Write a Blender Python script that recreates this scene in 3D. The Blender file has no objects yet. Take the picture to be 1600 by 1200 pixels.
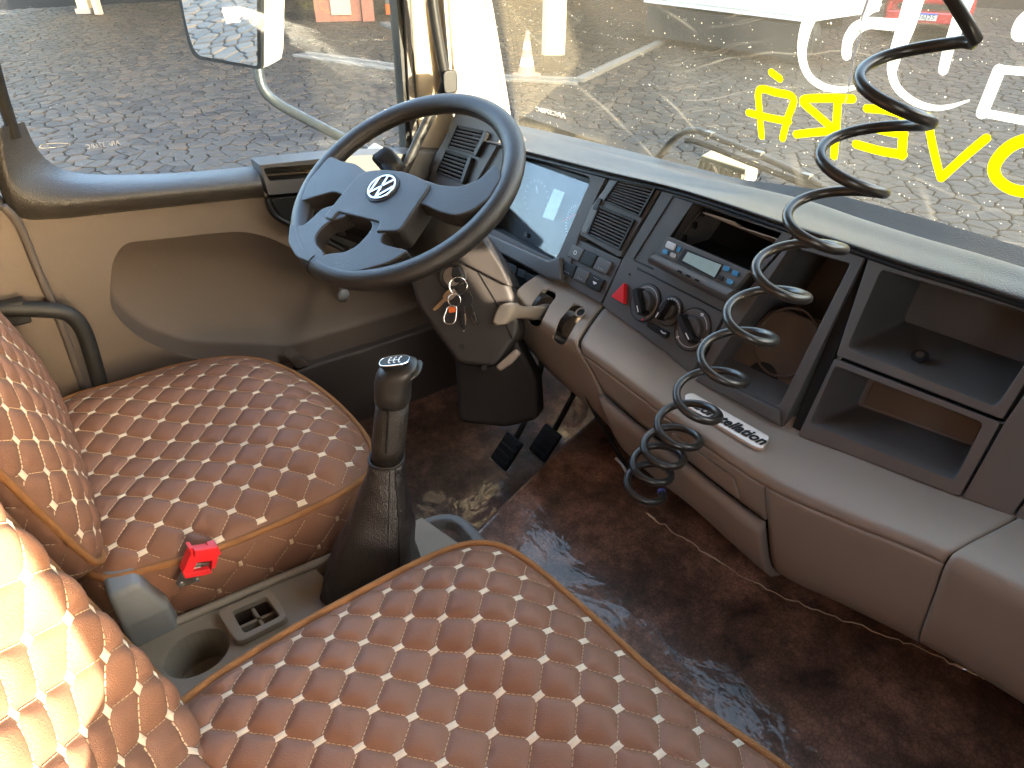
import bpy, bmesh, math, random
import numpy as np
from mathutils import Vector, Matrix, geometry, noise
random.seed(7); np.random.seed(7)
S = bpy.context.scene; COL = S.collection
R_ = math.radians

# ------------------------------------------------------------------ camera
CAM = Vector((0, 0, 2.45)); PITCH = R_(34.5); YAW = R_(54.5); FPX = 1090.0
cd = bpy.data.cameras.new('camera'); cd.sensor_width = 36; cd.lens = 36*FPX/1600
cd.clip_start = .02; cd.clip_end = 2000
cam = bpy.data.objects.new('camera', cd); COL.objects.link(cam)
cam.location = CAM; cam.rotation_euler = (math.pi/2-PITCH, 0, YAW)
S.camera = cam
# ------------------------------------------------------------------ sky, sun, exposure
SUN_AZ, SUN_EL = R_(75), R_(12)          # azimuth from the truck's nose towards its right side
w = bpy.data.worlds.new('World'); S.world = w; w.use_nodes = True
nt = w.node_tree; bg = nt.nodes['Background']; sky = nt.nodes.new('ShaderNodeTexSky')
sky.sky_type = 'NISHITA'; sky.sun_disc = False; sky.sun_elevation = SUN_EL; sky.sun_rotation = SUN_AZ
sky.dust_density = 5; sky.ozone_density = 1.0
nt.links.new(sky.outputs[0], bg.inputs[0]); bg.inputs[1].default_value = .15
sd = bpy.data.lights.new('sun', 'SUN'); sd.energy = 2.4; sd.angle = R_(.5); sd.color = (1, .87, .68)
sun = bpy.data.objects.new('sun', sd); COL.objects.link(sun); sun.location = (8, 5, 9)
SUNV = Vector((math.sin(SUN_AZ)*math.cos(SUN_EL), math.cos(SUN_AZ)*math.cos(SUN_EL), math.sin(SUN_EL)))
sun.rotation_euler = SUNV.to_track_quat('Z', 'Y').to_euler()
S.view_settings.view_transform = 'Standard'; S.view_settings.look = 'None'
S.view_settings.exposure = 4.55; S.view_settings.gamma = 1
S.cycles.use_denoising = True; S.cycles.max_bounces = 10; S.cycles.diffuse_bounces = 5
S.cycles.transparent_max_bounces = 16; S.cycles.sample_clamp_indirect = 6
S.cycles.caustics_reflective = False; S.cycles.caustics_refractive = False

# ------------------------------------------------------------------ pixel rays on to real planes
_hx, _hy = -math.sin(YAW), math.cos(YAW)
RT = Vector((_hy, -_hx, 0)); FW = Vector((math.cos(PITCH)*_hx, math.cos(PITCH)*_hy, -math.sin(PITCH)))
UP = Vector((math.sin(PITCH)*_hx, math.sin(PITCH)*_hy, math.cos(PITCH)))
def ray(x, y): return FW + RT*((x-800)/FPX) + UP*((600-y)/FPX)
def atX(x, y, X): d = ray(x, y); return CAM + d*(X/d.x)
def atY(x, y, Y): d = ray(x, y); return CAM + d*(Y/d.y)
def atZ(x, y, z): d = ray(x, y); return CAM + d*(z/d.z)          # z relative to the eye
def atD(x, y, D): return CAM + ray(x, y)*D
def V(x, y, z): return Vector((x, y, z+CAM.z))                  # z relative to the eye
class Pl:
    def __init__(s, p, n): s.p = Vector(p); s.n = Vector(n).normalized()
    def at(s, x, y, off=0.0):
        d = ray(x, y); return CAM + d*((s.p + s.n*off - CAM).dot(s.n)/d.dot(s.n))
    def poly(s, pts, off=0.0): return [s.at(x, y, off) for x, y in pts]
def crop(x0, y0, k): return lambda pts: [(x0+x*k, y0+y*k) for x, y in pts]

# ------------------------------------------------------------------ materials
def new_mat(name):
    m = bpy.data.materials.new(name); m.use_nodes = True
    return m, m.node_tree, m.node_tree.nodes['Principled BSDF']
def mat(name, col, rough=.5, spec=.5, metal=0, var=.12, vscale=9, grain=0, gscale=500, bevel=0, coat=0, rvar=.12, dirt=None, voro=False):
    m, t, b = new_mat(name); N, L = t.nodes.new, t.links.new
    tc = N('ShaderNodeTexCoord')
    no = N('ShaderNodeTexNoise'); no.inputs['Scale'].default_value = vscale; no.inputs['Detail'].default_value = 6; no.inputs['Roughness'].default_value = .65
    L(tc.outputs['Object'], no.inputs['Vector'])
    mx = N('ShaderNodeMix'); mx.data_type = 'RGBA'
    c = Vector(col); mx.inputs[6].default_value = (*(c*(1-var)), 1); mx.inputs[7].default_value = (*[min(1, v) for v in c*(1+var)], 1)
    L(no.outputs[0], mx.inputs[0]); out = mx.outputs[2]
    if dirt:
        n2 = N('ShaderNodeTexNoise'); n2.inputs['Scale'].default_value = 38; n2.inputs['Detail'].default_value = 8; n2.inputs['Roughness'].default_value = .75
        L(tc.outputs['Object'], n2.inputs['Vector'])
        r = N('ShaderNodeMapRange'); r.inputs[1].default_value = .6; r.inputs[2].default_value = .8; r.inputs[4].default_value = dirt[1]
        L(n2.outputs[0], r.inputs[0]); m2 = N('ShaderNodeMix'); m2.data_type = 'RGBA'; m2.inputs[7].default_value = (*dirt[0], 1)
        L(r.outputs[0], m2.inputs[0]); L(out, m2.inputs[6]); out = m2.outputs[2]
    L(out, b.inputs['Base Color'])
    rr = N('ShaderNodeMapRange'); rr.inputs[3].default_value = max(.03, rough-rvar); rr.inputs[4].default_value = min(1, rough+rvar)
    L(no.outputs[0], rr.inputs[0]); L(rr.outputs[0], b.inputs['Roughness'])
    b.inputs['Specular IOR Level'].default_value = spec; b.inputs['Metallic'].default_value = metal; b.inputs['Coat Weight'].default_value = coat
    nrm = None
    if bevel:
        bv = N('ShaderNodeBevel'); bv.samples = 4; bv.inputs[0].default_value = bevel; nrm = bv.outputs[0]
    if grain:
        if voro:
            g = N('ShaderNodeTexVoronoi'); g.feature = 'SMOOTH_F1'; g.inputs['Scale'].default_value = gscale
        else:
            g = N('ShaderNodeTexNoise'); g.inputs['Scale'].default_value = gscale; g.inputs['Detail'].default_value = 3
        L(tc.outputs['Object'], g.inputs['Vector'])
        bp = N('ShaderNodeBump'); bp.inputs['Strength'].default_value = grain; bp.inputs['Distance'].default_value = .002
        L(g.outputs[0], bp.inputs['Height'])
        if nrm: L(nrm, bp.inputs['Normal'])
        nrm = bp.outputs[0]
    if nrm: L(nrm, b.inputs['Normal'])
    return m
DUST = ((.35, .3, .25), .35)
M = {}
M['dash'] = mat('grained charcoal plastic', (.08, .076, .074), .55, .4, bevel=.0025, grain=.25, gscale=900, dirt=((.14, .12, .1), .25))
M['dash_plain'] = mat('dark moulded plastic', (.08, .073, .069), .45, .5, bevel=.003, grain=.12, gscale=1200, dirt=((.12, .1, .09), .25))
M['pad'] = mat('grained dash pad', (.055, .054, .054), .45, .45, grain=.5, gscale=700, voro=True, dirt=((.2, .17, .14), .3))
M['black'] = mat('black plastic', (.014, .014, .015), .45, .3, bevel=.0012)
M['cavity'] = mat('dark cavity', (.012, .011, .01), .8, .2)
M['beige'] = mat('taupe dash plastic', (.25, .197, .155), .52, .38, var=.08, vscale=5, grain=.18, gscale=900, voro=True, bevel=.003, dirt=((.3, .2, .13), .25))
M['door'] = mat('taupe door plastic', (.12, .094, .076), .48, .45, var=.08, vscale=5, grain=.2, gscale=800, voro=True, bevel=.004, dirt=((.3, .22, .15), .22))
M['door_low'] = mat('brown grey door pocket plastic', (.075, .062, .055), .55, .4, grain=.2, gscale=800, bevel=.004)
M['sill'] = mat('grained black door sill', (.05, .046, .042), .4, .5, grain=.7, gscale=420, voro=True, bevel=.004, dirt=((.16, .14, .12), .25))
M['wheel'] = mat('black wheel leather', (.02, .018, .017), .42, .5, grain=.35, gscale=800, voro=True, bevel=.003, var=.2, dirt=((.1, .08, .07), .25))
M['pipe'] = mat('tan piping cord', (.3, .135, .05), .8, .2, var=.25, vscale=60, grain=.8, gscale=900)
M['thread'] = mat('cream thread', (.5, .36, .23), .7, .3, var=.15, vscale=200)
M['patch'] = mat('cream embroidery', (.72, .6, .45), .65, .3, var=.12, vscale=300, grain=.8, gscale=1500)
M['console'] = mat('grey olive console plastic', (.27, .23, .175), .5, .45, grain=.2, gscale=900, bevel=.004, dirt=((.1, .08, .06), .35))
M['greyplastic'] = mat('blue grey plastic', (.18, .185, .185), .5, .4, bevel=.005, dirt=((.1, .09, .08), .3))
M['boot'] = mat('black leather boot', (.022, .018, .016), .38, .5, grain=.5, gscale=500, voro=True, var=.2)
M['grip'] = mat('grip leather', (.022, .018, .015), .5, .4, grain=.5, gscale=620, voro=True, bevel=.002)
M['knob'] = mat('satin grey knob', (.02, .018, .016), .42, .45, metal=.0, grain=.1, gscale=900)
M['cream'] = mat('cream paint', (.78, .68, .52), .4, .5, var=.05, dirt=((.4, .32, .22), .3), bevel=.003)
M['creamtrim'] = mat('cream pillar trim', (.45, .385, .29), .5, .4, var=.05, grain=.1, gscale=900, dirt=((.4, .32, .22), .2))
M['rubber'] = mat('black rubber', (.012, .012, .012), .55, .4, bevel=.002)
M['metalgrey'] = mat('grey painted tube', (.035, .038, .04), .35, .5, bevel=.002)
M['chrome'] = mat('worn chrome', (.7, .7, .7), .22, .5, metal=1, var=.1)
M['steel'] = mat('worn steel', (.42, .39, .35), .35, .5, metal=1, var=.2, vscale=60)
M['red'] = mat('red plastic', (.72, .02, .025), .4, .5, var=.06, bevel=.0015)
M['white'] = mat('white print', (.82, .82, .82), .6, .3, var=.03)
M['greyprint'] = mat('pale print', (.45, .45, .45), .6, .3, var=.03)
M['blackprint'] = mat('black print', (.008, .008, .008), .5, .3)
M['whitep'] = mat('white painted panel', (.55, .56, .56), .4, .5, var=.05, bevel=.004)
M['plate'] = mat('brushed pale plate', (.72, .62, .54), .35, .5, metal=.4, var=.06, vscale=40, bevel=.002)
M['brownin'] = mat('brown pocket lining', (.075, .053, .038), .45, .4, grain=.1, gscale=900, bevel=.003)
M['column'] = mat('dark brown column plastic', (.02, .016, .014), .5, .45, grain=.2, gscale=900, bevel=.006)
M['lowcol'] = mat('matt dark lower column cover', (.014, .011, .009), .7, .2, bevel=.006)
M['cord'] = mat('coiled cord rubber', (.026, .023, .02), .3, .5, var=.1, vscale=30, rvar=.04)
M['lcd'] = mat('pale display', (.36, .5, .5), .25, .5, var=.2, vscale=60)
M['bluebtn'] = mat('blue button', (.04, .22, .42), .35, .5, bevel=.001)
M['card'] = mat('torn cardboard lining', (.42, .34, .26), .8, .2, var=.3, vscale=50, dirt=((.12, .09, .07), .6))
M['tin'] = mat('grey tin lining', (.2, .19, .18), .5, .5, var=.3, vscale=30, metal=.5)
M['brass'] = mat('brass key', (.45, .33, .2), .35, .5, metal=1, var=.15)
M['orange'] = mat('orange reflective', (.7, .13, .02), .5, .4)
M['conegrey'] = mat('faded cone red', (.5, .18, .13), .6, .3, var=.2)
M['tyre'] = mat('tyre rubber', (.02, .02, .02), .75, .3)
M['carred'] = mat('red car paint', (.38, .012, .02), .25, .6, coat=.6)
M['carglass'] = mat('dark car glass', (.02, .025, .03), .08, .6)
M['concrete'] = mat('painted concrete', (.42, .36, .25), .8, .2, var=.15, vscale=6, grain=.3, gscale=60, dirt=((.3, .22, .12), .5))
M['redbrick'] = mat('faded red block', (.16, .07, .05), .8, .2, var=.3, vscale=8, dirt=((.5, .42, .36), .6))
M['greyblock'] = mat('pale plaster', (.2, .18, .165), .8, .2, var=.3, vscale=8)
M['wood'] = mat('weathered wood', (.32, .28, .23), .8, .2, var=.3, vscale=14)
M['iron'] = mat('galvanised drain iron', (.09, .1, .1), .5, .5, metal=.3, var=.2)
M['kerb'] = mat('pale kerb concrete', (.13, .125, .115), .85, .2, var=.25, vscale=5)
M['roofin'] = mat('pale headliner', (.75, .66, .53), .8, .2)
M['clear'] = None

def leather():
    m, t, b = new_mat('brown quilted leatherette'); N, L = t.nodes.new, t.links.new
    tc = N('ShaderNodeTexCoord'); no = N('ShaderNodeTexNoise'); no.inputs['Scale'].default_value = 7; no.inputs['Detail'].default_value = 5
    L(tc.outputs['Object'], no.inputs['Vector'])
    mx = N('ShaderNodeMix'); mx.data_type = 'RGBA'; mx.inputs[6].default_value = (.175, .085, .052, 1); mx.inputs[7].default_value = (.225, .112, .07, 1)
    L(no.outputs[0], mx.inputs[0]); L(mx.outputs[2], b.inputs['Base Color'])
    b.inputs['Roughness'].default_value = .5; b.inputs['Specular IOR Level'].default_value = .22
    g = N('ShaderNodeTexVoronoi'); g.inputs['Scale'].default_value = 620; L(tc.outputs['Object'], g.inputs['Vector'])
    n2 = N('ShaderNodeTexNoise'); n2.inputs['Scale'].default_value = 70; n2.inputs['Detail'].default_value = 4; L(tc.outputs['Object'], n2.inputs['Vector'])
    ad = N('ShaderNodeMath'); ad.operation = 'MULTIPLY_ADD'; ad.inputs[1].default_value = 1.6; L(n2.outputs[0], ad.inputs[0]); L(g.outputs[0], ad.inputs[2])
    bp = N('ShaderNodeBump'); bp.inputs['Strength'].default_value = .3; bp.inputs['Distance'].default_value = .0014
    L(ad.outputs[0], bp.inputs['Height']); L(bp.outputs[0], b.inputs['Normal'])
    return m
M['leather'] = leather()

def floor_mat():
    m, t, b = new_mat('marbled brown vinyl under clear plastic'); N, L = t.nodes.new, t.links.new
    tc = N('ShaderNodeTexCoord'); a = N('ShaderNodeTexNoise'); a.inputs['Scale'].default_value = 8; a.inputs['Detail'].default_value = 8; a.inputs['Roughness'].default_value = .78; a.inputs['Distortion'].default_value = .15
    L(tc.outputs['Object'], a.inputs['Vector'])
    r = N('ShaderNodeValToRGB'); e = r.color_ramp.elements; e[0].position = .36; e[0].color = (.03, .018, .012, 1); e[1].position = .7; e[1].color = (.42, .21, .14, 1)
    k = e.new(.5); k.color = (.145, .075, .048, 1)
    L(a.outputs[0], r.inputs[0])
    f = N('ShaderNodeTexVoronoi'); f.feature = 'DISTANCE_TO_EDGE'; f.inputs['Scale'].default_value = 130; L(tc.outputs['Object'], f.inputs['Vector'])
    mr = N('ShaderNodeMapRange'); mr.inputs[1].default_value = 0; mr.inputs[2].default_value = .12; mr.inputs[3].default_value = .55; mr.inputs[4].default_value = 1
    L(f.outputs[0], mr.inputs[0])
    mm = N('ShaderNodeMix'); mm.data_type = 'RGBA'; mm.blend_type = 'MULTIPLY'; mm.inputs[0].default_value = 1
    L(r.outputs[0], mm.inputs[6]); L(mr.outputs[0], mm.inputs[7]); L(mm.outputs[2], b.inputs['Base Color'])
    b.inputs['Roughness'].default_value = .5; b.inputs['Coat Weight'].default_value = .7; b.inputs['Coat Roughness'].default_value = .07
    w1 = N('ShaderNodeTexNoise'); w1.inputs['Scale'].default_value = 6; w1.inputs['Detail'].default_value = 5; w1.inputs['Roughness'].default_value = .5; w1.inputs['Distortion'].default_value = .3
    L(tc.outputs['Object'], w1.inputs['Vector'])
    bp = N('ShaderNodeBump'); bp.inputs['Strength'].default_value = .3; bp.inputs['Distance'].default_value = .03; L(w1.outputs[0], bp.inputs['Height'])
    L(bp.outputs[0], b.inputs['Coat Normal'])
    return m
M['floor'] = floor_mat()

def cobble_mat():
    m, t, b = new_mat('basalt cobble'); N, L = t.nodes.new, t.links.new
    tc = N('ShaderNodeTexCoord'); oi = N('ShaderNodeNewGeometry')
    a = N('ShaderNodeTexNoise'); a.inputs['Scale'].default_value = 5; a.inputs['Detail'].default_value = 8; L(tc.outputs['Object'], a.inputs['Vector'])
    c = N('ShaderNodeMix'); c.data_type = 'RGBA'; c.inputs[6].default_value = (.0265, .0245, .0215, 1); c.inputs[7].default_value = (.045, .0405, .034, 1); L(a.outputs[0], c.inputs[0])
    r = N('ShaderNodeValToRGB'); e = r.color_ramp.elements; e[0].color = (.62, .6, .62, 1); e[1].color = (1.35, 1.15, 1.0, 1); k = e.new(.55); k.color = (1, 1, 1, 1)
    L(oi.outputs['Random Per Island'], r.inputs[0])
    mm = N('ShaderNodeMix'); mm.data_type = 'RGBA'; mm.blend_type = 'MULTIPLY'; mm.inputs[0].default_value = 1; L(c.outputs[2], mm.inputs[6]); L(r.outputs[0], mm.inputs[7]); L(mm.outputs[2], b.inputs['Base Color'])
    b.inputs['Roughness'].default_value = .55; b.inputs['Specular IOR Level'].default_value = .18
    g = N('ShaderNodeTexNoise'); g.inputs['Scale'].default_value = 28; g.inputs['Detail'].default_value = 6; L(tc.outputs['Object'], g.inputs['Vector'])
    bp = N('ShaderNodeBump'); bp.inputs['Strength'].default_value = .5; bp.inputs['Distance'].default_value = .012; L(g.outputs[0], bp.inputs['Height']); L(bp.outputs[0], b.inputs['Normal'])
    return m
M['cobble'] = cobble_mat()
M['soil'] = mat('dark joint soil', (.016, .013, .012), .95, .1, var=.3, vscale=3, grain=.6, gscale=60)

def glass_mat(name, dust, tint, scratches=False, glints=1.0):
    m, t, b = new_mat(name); N, L = t.nodes.new, t.links.new
    t.nodes.remove(b); o = t.nodes['Material Output']
    tr = N('ShaderNodeBsdfTransparent'); tr.inputs[0].default_value = (*tint, 1)
    gl = N('ShaderNodeBsdfGlossy'); gl.inputs[1].default_value = .02
    fr = N('ShaderNodeFresnel'); gm = N('ShaderNodeNewGeometry'); io = N('ShaderNodeMapRange'); io.inputs[3].default_value = 1.3; io.inputs[4].default_value = 1/1.3
    L(gm.outputs['Backfacing'], io.inputs[0]); L(io.outputs[0], fr.inputs[0])
    m1 = N('ShaderNodeMixShader'); L(fr.outputs[0], m1.inputs[0]); L(tr.outputs[0], m1.inputs[1]); L(gl.outputs[0], m1.inputs[2])
    df = N('ShaderNodeBsdfDiffuse'); df.inputs[0].default_value = (.8, .74, .6, 1)
    tl = N('ShaderNodeBsdfTranslucent'); tl.inputs[0].default_value = (.8, .74, .6, 1)
    m2 = N('ShaderNodeMixShader'); m2.inputs[0].default_value = .6; L(df.outputs[0], m2.inputs[1]); L(tl.outputs[0], m2.inputs[2])
    tc = N('ShaderNodeTexCoord')
    v = N('ShaderNodeTexVoronoi'); v.inputs['Scale'].default_value = 150; v.inputs['Randomness'].default_value = 1; L(tc.outputs['Object'], v.inputs['Vector'])
    # specks of varying size: threshold scaled by the cell's own random value
    sp = N('ShaderNodeMath'); sp.operation = 'POWER'; sp.inputs[1].default_value = 4.5; L(v.outputs['Color'], sp.inputs[0])
    s2 = N('ShaderNodeMath'); s2.operation = 'MULTIPLY'; s2.inputs[1].default_value = .3*glints; L(sp.outputs[0], s2.inputs[0])
    lt = N('ShaderNodeMath'); lt.operation = 'LESS_THAN'; L(v.outputs['Distance'], lt.inputs[0]); L(s2.outputs[0], lt.inputs[1])
    n = N('ShaderNodeTexNoise'); n.inputs['Scale'].default_value = 3.5; n.inputs['Detail'].default_value = 8; L(tc.outputs['Object'], n.inputs['Vector'])
    mr = N('ShaderNodeMapRange'); mr.inputs[1].default_value = .3; mr.inputs[2].default_value = .75; mr.inputs[3].default_value = dust*.45; mr.inputs[4].default_value = dust*1.7; L(n.outputs[0], mr.inputs[0])
    last = mr.outputs[0]
    if scratches:
        for sc, rot, amt in ((3.1, .5, .06), (5.3, 1.9, .05), (9.0, 2.7, .05)):
            mp = N('ShaderNodeMapping'); mp.inputs['Rotation'].default_value = (0, 0, rot); mp.inputs['Location'].default_value = (rot, .4, 0); L(tc.outputs['Object'], mp.inputs[0])
            wv = N('ShaderNodeTexWave'); wv.wave_type = 'RINGS'; wv.inputs['Scale'].default_value = sc; wv.inputs['Distortion'].default_value = 5; wv.inputs['Detail'].default_value = 2; wv.inputs['Detail Scale'].default_value = .6
            L(mp.outputs[0], wv.inputs[0]); q = N('ShaderNodeMapRange'); q.inputs[1].default_value = .992; q.inputs[2].default_value = 1; q.inputs[4].default_value = amt; L(wv.outputs['Fac'], q.inputs[0])
            bn = N('ShaderNodeTexNoise'); bn.inputs['Scale'].default_value = 5; L(mp.outputs[0], bn.inputs[0])
            bq = N('ShaderNodeMapRange'); bq.inputs[1].default_value = .5; bq.inputs[2].default_value = .62; L(bn.outputs[0], bq.inputs[0])
            ml = N('ShaderNodeMath'); ml.operation = 'MULTIPLY'; L(q.outputs[0], ml.inputs[0]); L(bq.outputs[0], ml.inputs[1])
            ad = N('ShaderNodeMath'); ad.operation = 'ADD'; L(last, ad.inputs[0]); L(ml.outputs[0], ad.inputs[1]); last = ad.outputs[0]
    k = N('ShaderNodeMath'); k.operation = 'MULTIPLY'; k.inputs[1].default_value = .75; L(lt.outputs[0], k.inputs[0])
    mxx = N('ShaderNodeMath'); mxx.operation = 'MAXIMUM'; L(last, mxx.inputs[0]); L(k.outputs[0], mxx.inputs[1])
    m3 = N('ShaderNodeMixShader'); L(mxx.outputs[0], m3.inputs[0]); L(m1.outputs[0], m3.inputs[1]); L(m2.outputs[0], m3.inputs[2])
    L(m3.outputs[0], o.inputs[0]); return m
M['windscreen'] = glass_mat('dusty windscreen glass', .026, (.93, .94, .9), True, 1.0)
M['sideglass'] = glass_mat('door glass', .012, (.93, .96, .98), False, .45)
def paint_mat(name, col):
    m, t, b = new_mat(name); N, L = t.nodes.new, t.links.new
    b.inputs['Base Color'].default_value = (*col, 1); b.inputs['Roughness'].default_value = .6
    tl = N('ShaderNodeBsdfTranslucent'); tl.inputs[0].default_value = (*col, 1)
    mx = N('ShaderNodeMixShader'); mx.inputs[0].default_value = .6; L(b.outputs[0], mx.inputs[1]); L(tl.outputs[0], mx.inputs[2]); L(mx.outputs[0], t.nodes['Material Output'].inputs[0])
    return m
M['paintwhite'] = paint_mat('white window paint', (.88, .88, .86)); M['paintyellow'] = paint_mat('yellow window paint', (.85, .8, .0))
m_, t_, b_ = new_mat('mirror glass'); b_.inputs['Base Color'].default_value = (.8, .84, .86, 1); b_.inputs['Metallic'].default_value = 1; b_.inputs['Roughness'].default_value = .02; M['mirror'] = m_
def lens_mat():
    m, t, b = new_mat('instrument lens'); N, L = t.nodes.new, t.links.new
    tr = N('ShaderNodeBsdfTransparent'); tr.inputs[0].default_value = (.9, .92, .95, 1)
    gl = N('ShaderNodeBsdfGlossy'); gl.inputs[1].default_value = .05
    tc = N('ShaderNodeTexCoord'); n = N('ShaderNodeTexNoise'); n.inputs['Scale'].default_value = 9; n.inputs['Detail'].default_value = 3; L(tc.outputs['Object'], n.inputs['Vector'])
    mr = N('ShaderNodeMapRange'); mr.inputs[3].default_value = .03; mr.inputs[4].default_value = .05; L(n.outputs[0], mr.inputs[0])
    mx = N('ShaderNodeMixShader'); L(mr.outputs[0], mx.inputs[0]); L(tr.outputs[0], mx.inputs[1]); L(gl.outputs[0], mx.inputs[2]); L(mx.outputs[0], t.nodes['Material Output'].inputs[0])
    return m
M['lens'] = lens_mat()
m_, t_, b_ = new_mat('clear plastic edge with painted glint'); b_.inputs['Base Color'].default_value = (.62, .5, .33, 1); b_.inputs['Roughness'].default_value = .12; b_.inputs['Coat Weight'].default_value = 1; M['glintedge'] = m_  # pale cream stands in for the sun glint along the fold

# ------------------------------------------------------------------ objects
LOC = {}
def thing(name, loc, label, cat, group=None, kind=None):
    o = bpy.data.objects.new(name, None); COL.objects.link(o); o.location = loc; o.empty_display_size = .1
    LOC[o.name] = Vector(loc); o['label'] = label
    if cat: o['category'] = cat
    if group: o['group'] = group
    if kind: o['kind'] = kind
    return o
def obj(name, vf, m, parent=None, smooth=False, label=None, loc=None, kind=None, solid=0, sub=0, bevel=0):
    vs, fs = vf; base = LOC[parent.name] if parent else Vector(loc if loc is not None else (0, 0, 0))
    me = bpy.data.meshes.new(name); me.from_pydata([tuple(Vector(v)-base) for v in vs], [], [tuple(f) for f in fs]); me.update()
    if smooth: me.shade_smooth()
    return link(name, me, m, parent, base, label, kind, solid, sub, bevel)
def link(name, me, m, parent, base, label=None, kind=None, solid=0, sub=0, bevel=0):
    me.materials.append(m); o = bpy.data.objects.new(name, me); COL.objects.link(o)
    if parent: o.parent = parent
    else: o.location = base
    LOC[o.name] = base
    if label: o['label'] = label
    if kind: o['kind'] = kind
    if solid:
        md = o.modifiers.new('thick', 'SOLIDIFY'); md.thickness = solid; md.offset = -1
    if bevel:
        md = o.modifiers.new('bevel', 'BEVEL'); md.width = bevel; md.segments = 3; md.limit_method = 'ANGLE'; md.angle_limit = R_(40)
    if sub:
        md = o.modifiers.new('sub', 'SUBSURF'); md.levels = sub; md.render_levels = sub
    return o
def npobj(name, vs, quads, m, parent, kind=None, smooth=True, loc=None, label=None):
    base = LOC[parent.name] if parent else Vector(loc)
    vs = np.asarray(vs, float)-np.array(base); me = bpy.data.meshes.new(name)
    me.from_pydata(vs.tolist(), [], quads.tolist() if hasattr(quads, 'tolist') else quads); me.update()
    if smooth: me.shade_smooth()
    return link(name, me, m, parent, base, label, kind)
def join(*vfs):
    V_, F_ = [], []
    for v, f in vfs:
        k = len(V_); V_ += list(v); F_ += [tuple(i+k for i in q) for q in f]
    return V_, F_
def rounded(pts, r, seg=4):
    out = []; n = len(pts)
    for i in range(n):
        p, a, b = Vector(pts[i]), Vector(pts[i-1]), Vector(pts[(i+1) % n]); rr = r[i] if isinstance(r, (list, tuple)) else r
        la, lb = (a-p).length, (b-p).length; d = min(rr, la*.45, lb*.45)
        if d < 1e-6: out.append(p); continue
        s, e = p+(a-p)/la*d, p+(b-p)/lb*d
        for k in range(seg+1):
            t = k/seg; out.append(s*(1-t)**2 + p*2*t*(1-t) + e*t*t)
    return out
def prism(pts, n, front, back=0.0):
    """solid plate: outline pushed front along n and back against it"""
    n = Vector(n).normalized(); k = len(pts)
    v = [Vector(p)+n*front for p in pts]+[Vector(p)-n*back for p in pts]
    nn = geometry.normal([Vector(p) for p in pts]) if k > 2 else n
    f = [tuple(range(k)), tuple(range(2*k-1, k-1, -1))]+[(i, k+i, k+(i+1) % k, (i+1) % k) for i in range(k)]
    if nn.dot(n) < 0: f = [tuple(reversed(q)) for q in f]
    return v, f
def plate(outer, holes, n, front, back):
    """flat plate with openings cut through it"""
    n = Vector(n).normalized(); loops = [[Vector(p) for p in outer]]+[[Vector(p) for p in h] for h in holes]
    tri = geometry.tessellate_polygon(loops); flat = [p for l in loops for p in l]; k = len(flat)
    v = [p+n*front for p in flat]+[p-n*back for p in flat]; f = []
    for a, b, c in tri:
        if (flat[b]-flat[a]).cross(flat[c]-flat[a]).dot(n) < 0: a, c = c, a
        f += [(a, b, c), (c+k, b+k, a+k)]
    s = 0
    for li, l in enumerate(loops):
        m = len(l); ar = geometry.normal(l).dot(n); flip = (ar < 0) ^ (li > 0)
        for i in range(m):
            a, b = s+i, s+(i+1) % m; q = (a, a+k, b+k, b); f.append(tuple(reversed(q)) if flip else q)
        s += m
    return v, f
def bin_box(mouth, n, depth, shrink=.9, shift=(0, 0, 0), th=.003):
    """open recess: walls and back, seen from inside, with an outer skin"""
    n = Vector(n).normalized(); c = sum((Vector(p) for p in mouth), Vector())/len(mouth); k = len(mouth)
    a = [Vector(p) for p in mouth]; b = [c+(p-c)*shrink-n*depth+Vector(shift) for p in a]
    f = [(i, (i+1) % k, k+(i+1) % k, k+i) for i in range(k)]+[tuple(range(k, 2*k))]
    if geometry.normal(a).dot(n) < 0: f = [tuple(reversed(q)) for q in f]
    return a+b, f
def box(c, sx, sy, sz, ax=None):
    ax = ax or (Vector((1, 0, 0)), Vector((0, 1, 0)), Vector((0, 0, 1))); c = Vector(c)
    v = [c+ax[0]*(i*sx/2)+ax[1]*(j*sy/2)+ax[2]*(k*sz/2) for i in (-1, 1) for j in (-1, 1) for k in (-1, 1)]
    return v, [(0, 1, 3, 2), (4, 6, 7, 5), (0, 4, 5, 1), (2, 3, 7, 6), (0, 2, 6, 4), (1, 5, 7, 3)]
def catmull(pts, per=8, closed=False):
    P = [Vector(p) for p in pts]; n = len(P); out = []
    for i in range(n if closed else n-1):
        g = (lambda j: P[j % n]) if closed else (lambda j: P[min(max(j, 0), n-1)])
        p0, p1, p2, p3 = g(i-1), g(i), g(i+1), g(i+2)
        for k in range(per):
            t = k/per; out.append(.5*((2*p1)+(p2-p0)*t+(2*p0-5*p1+4*p2-p3)*t*t+(3*p1-p0-3*p2+p3)*t**3))
    if not closed: out.append(P[-1])
    return out
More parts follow.
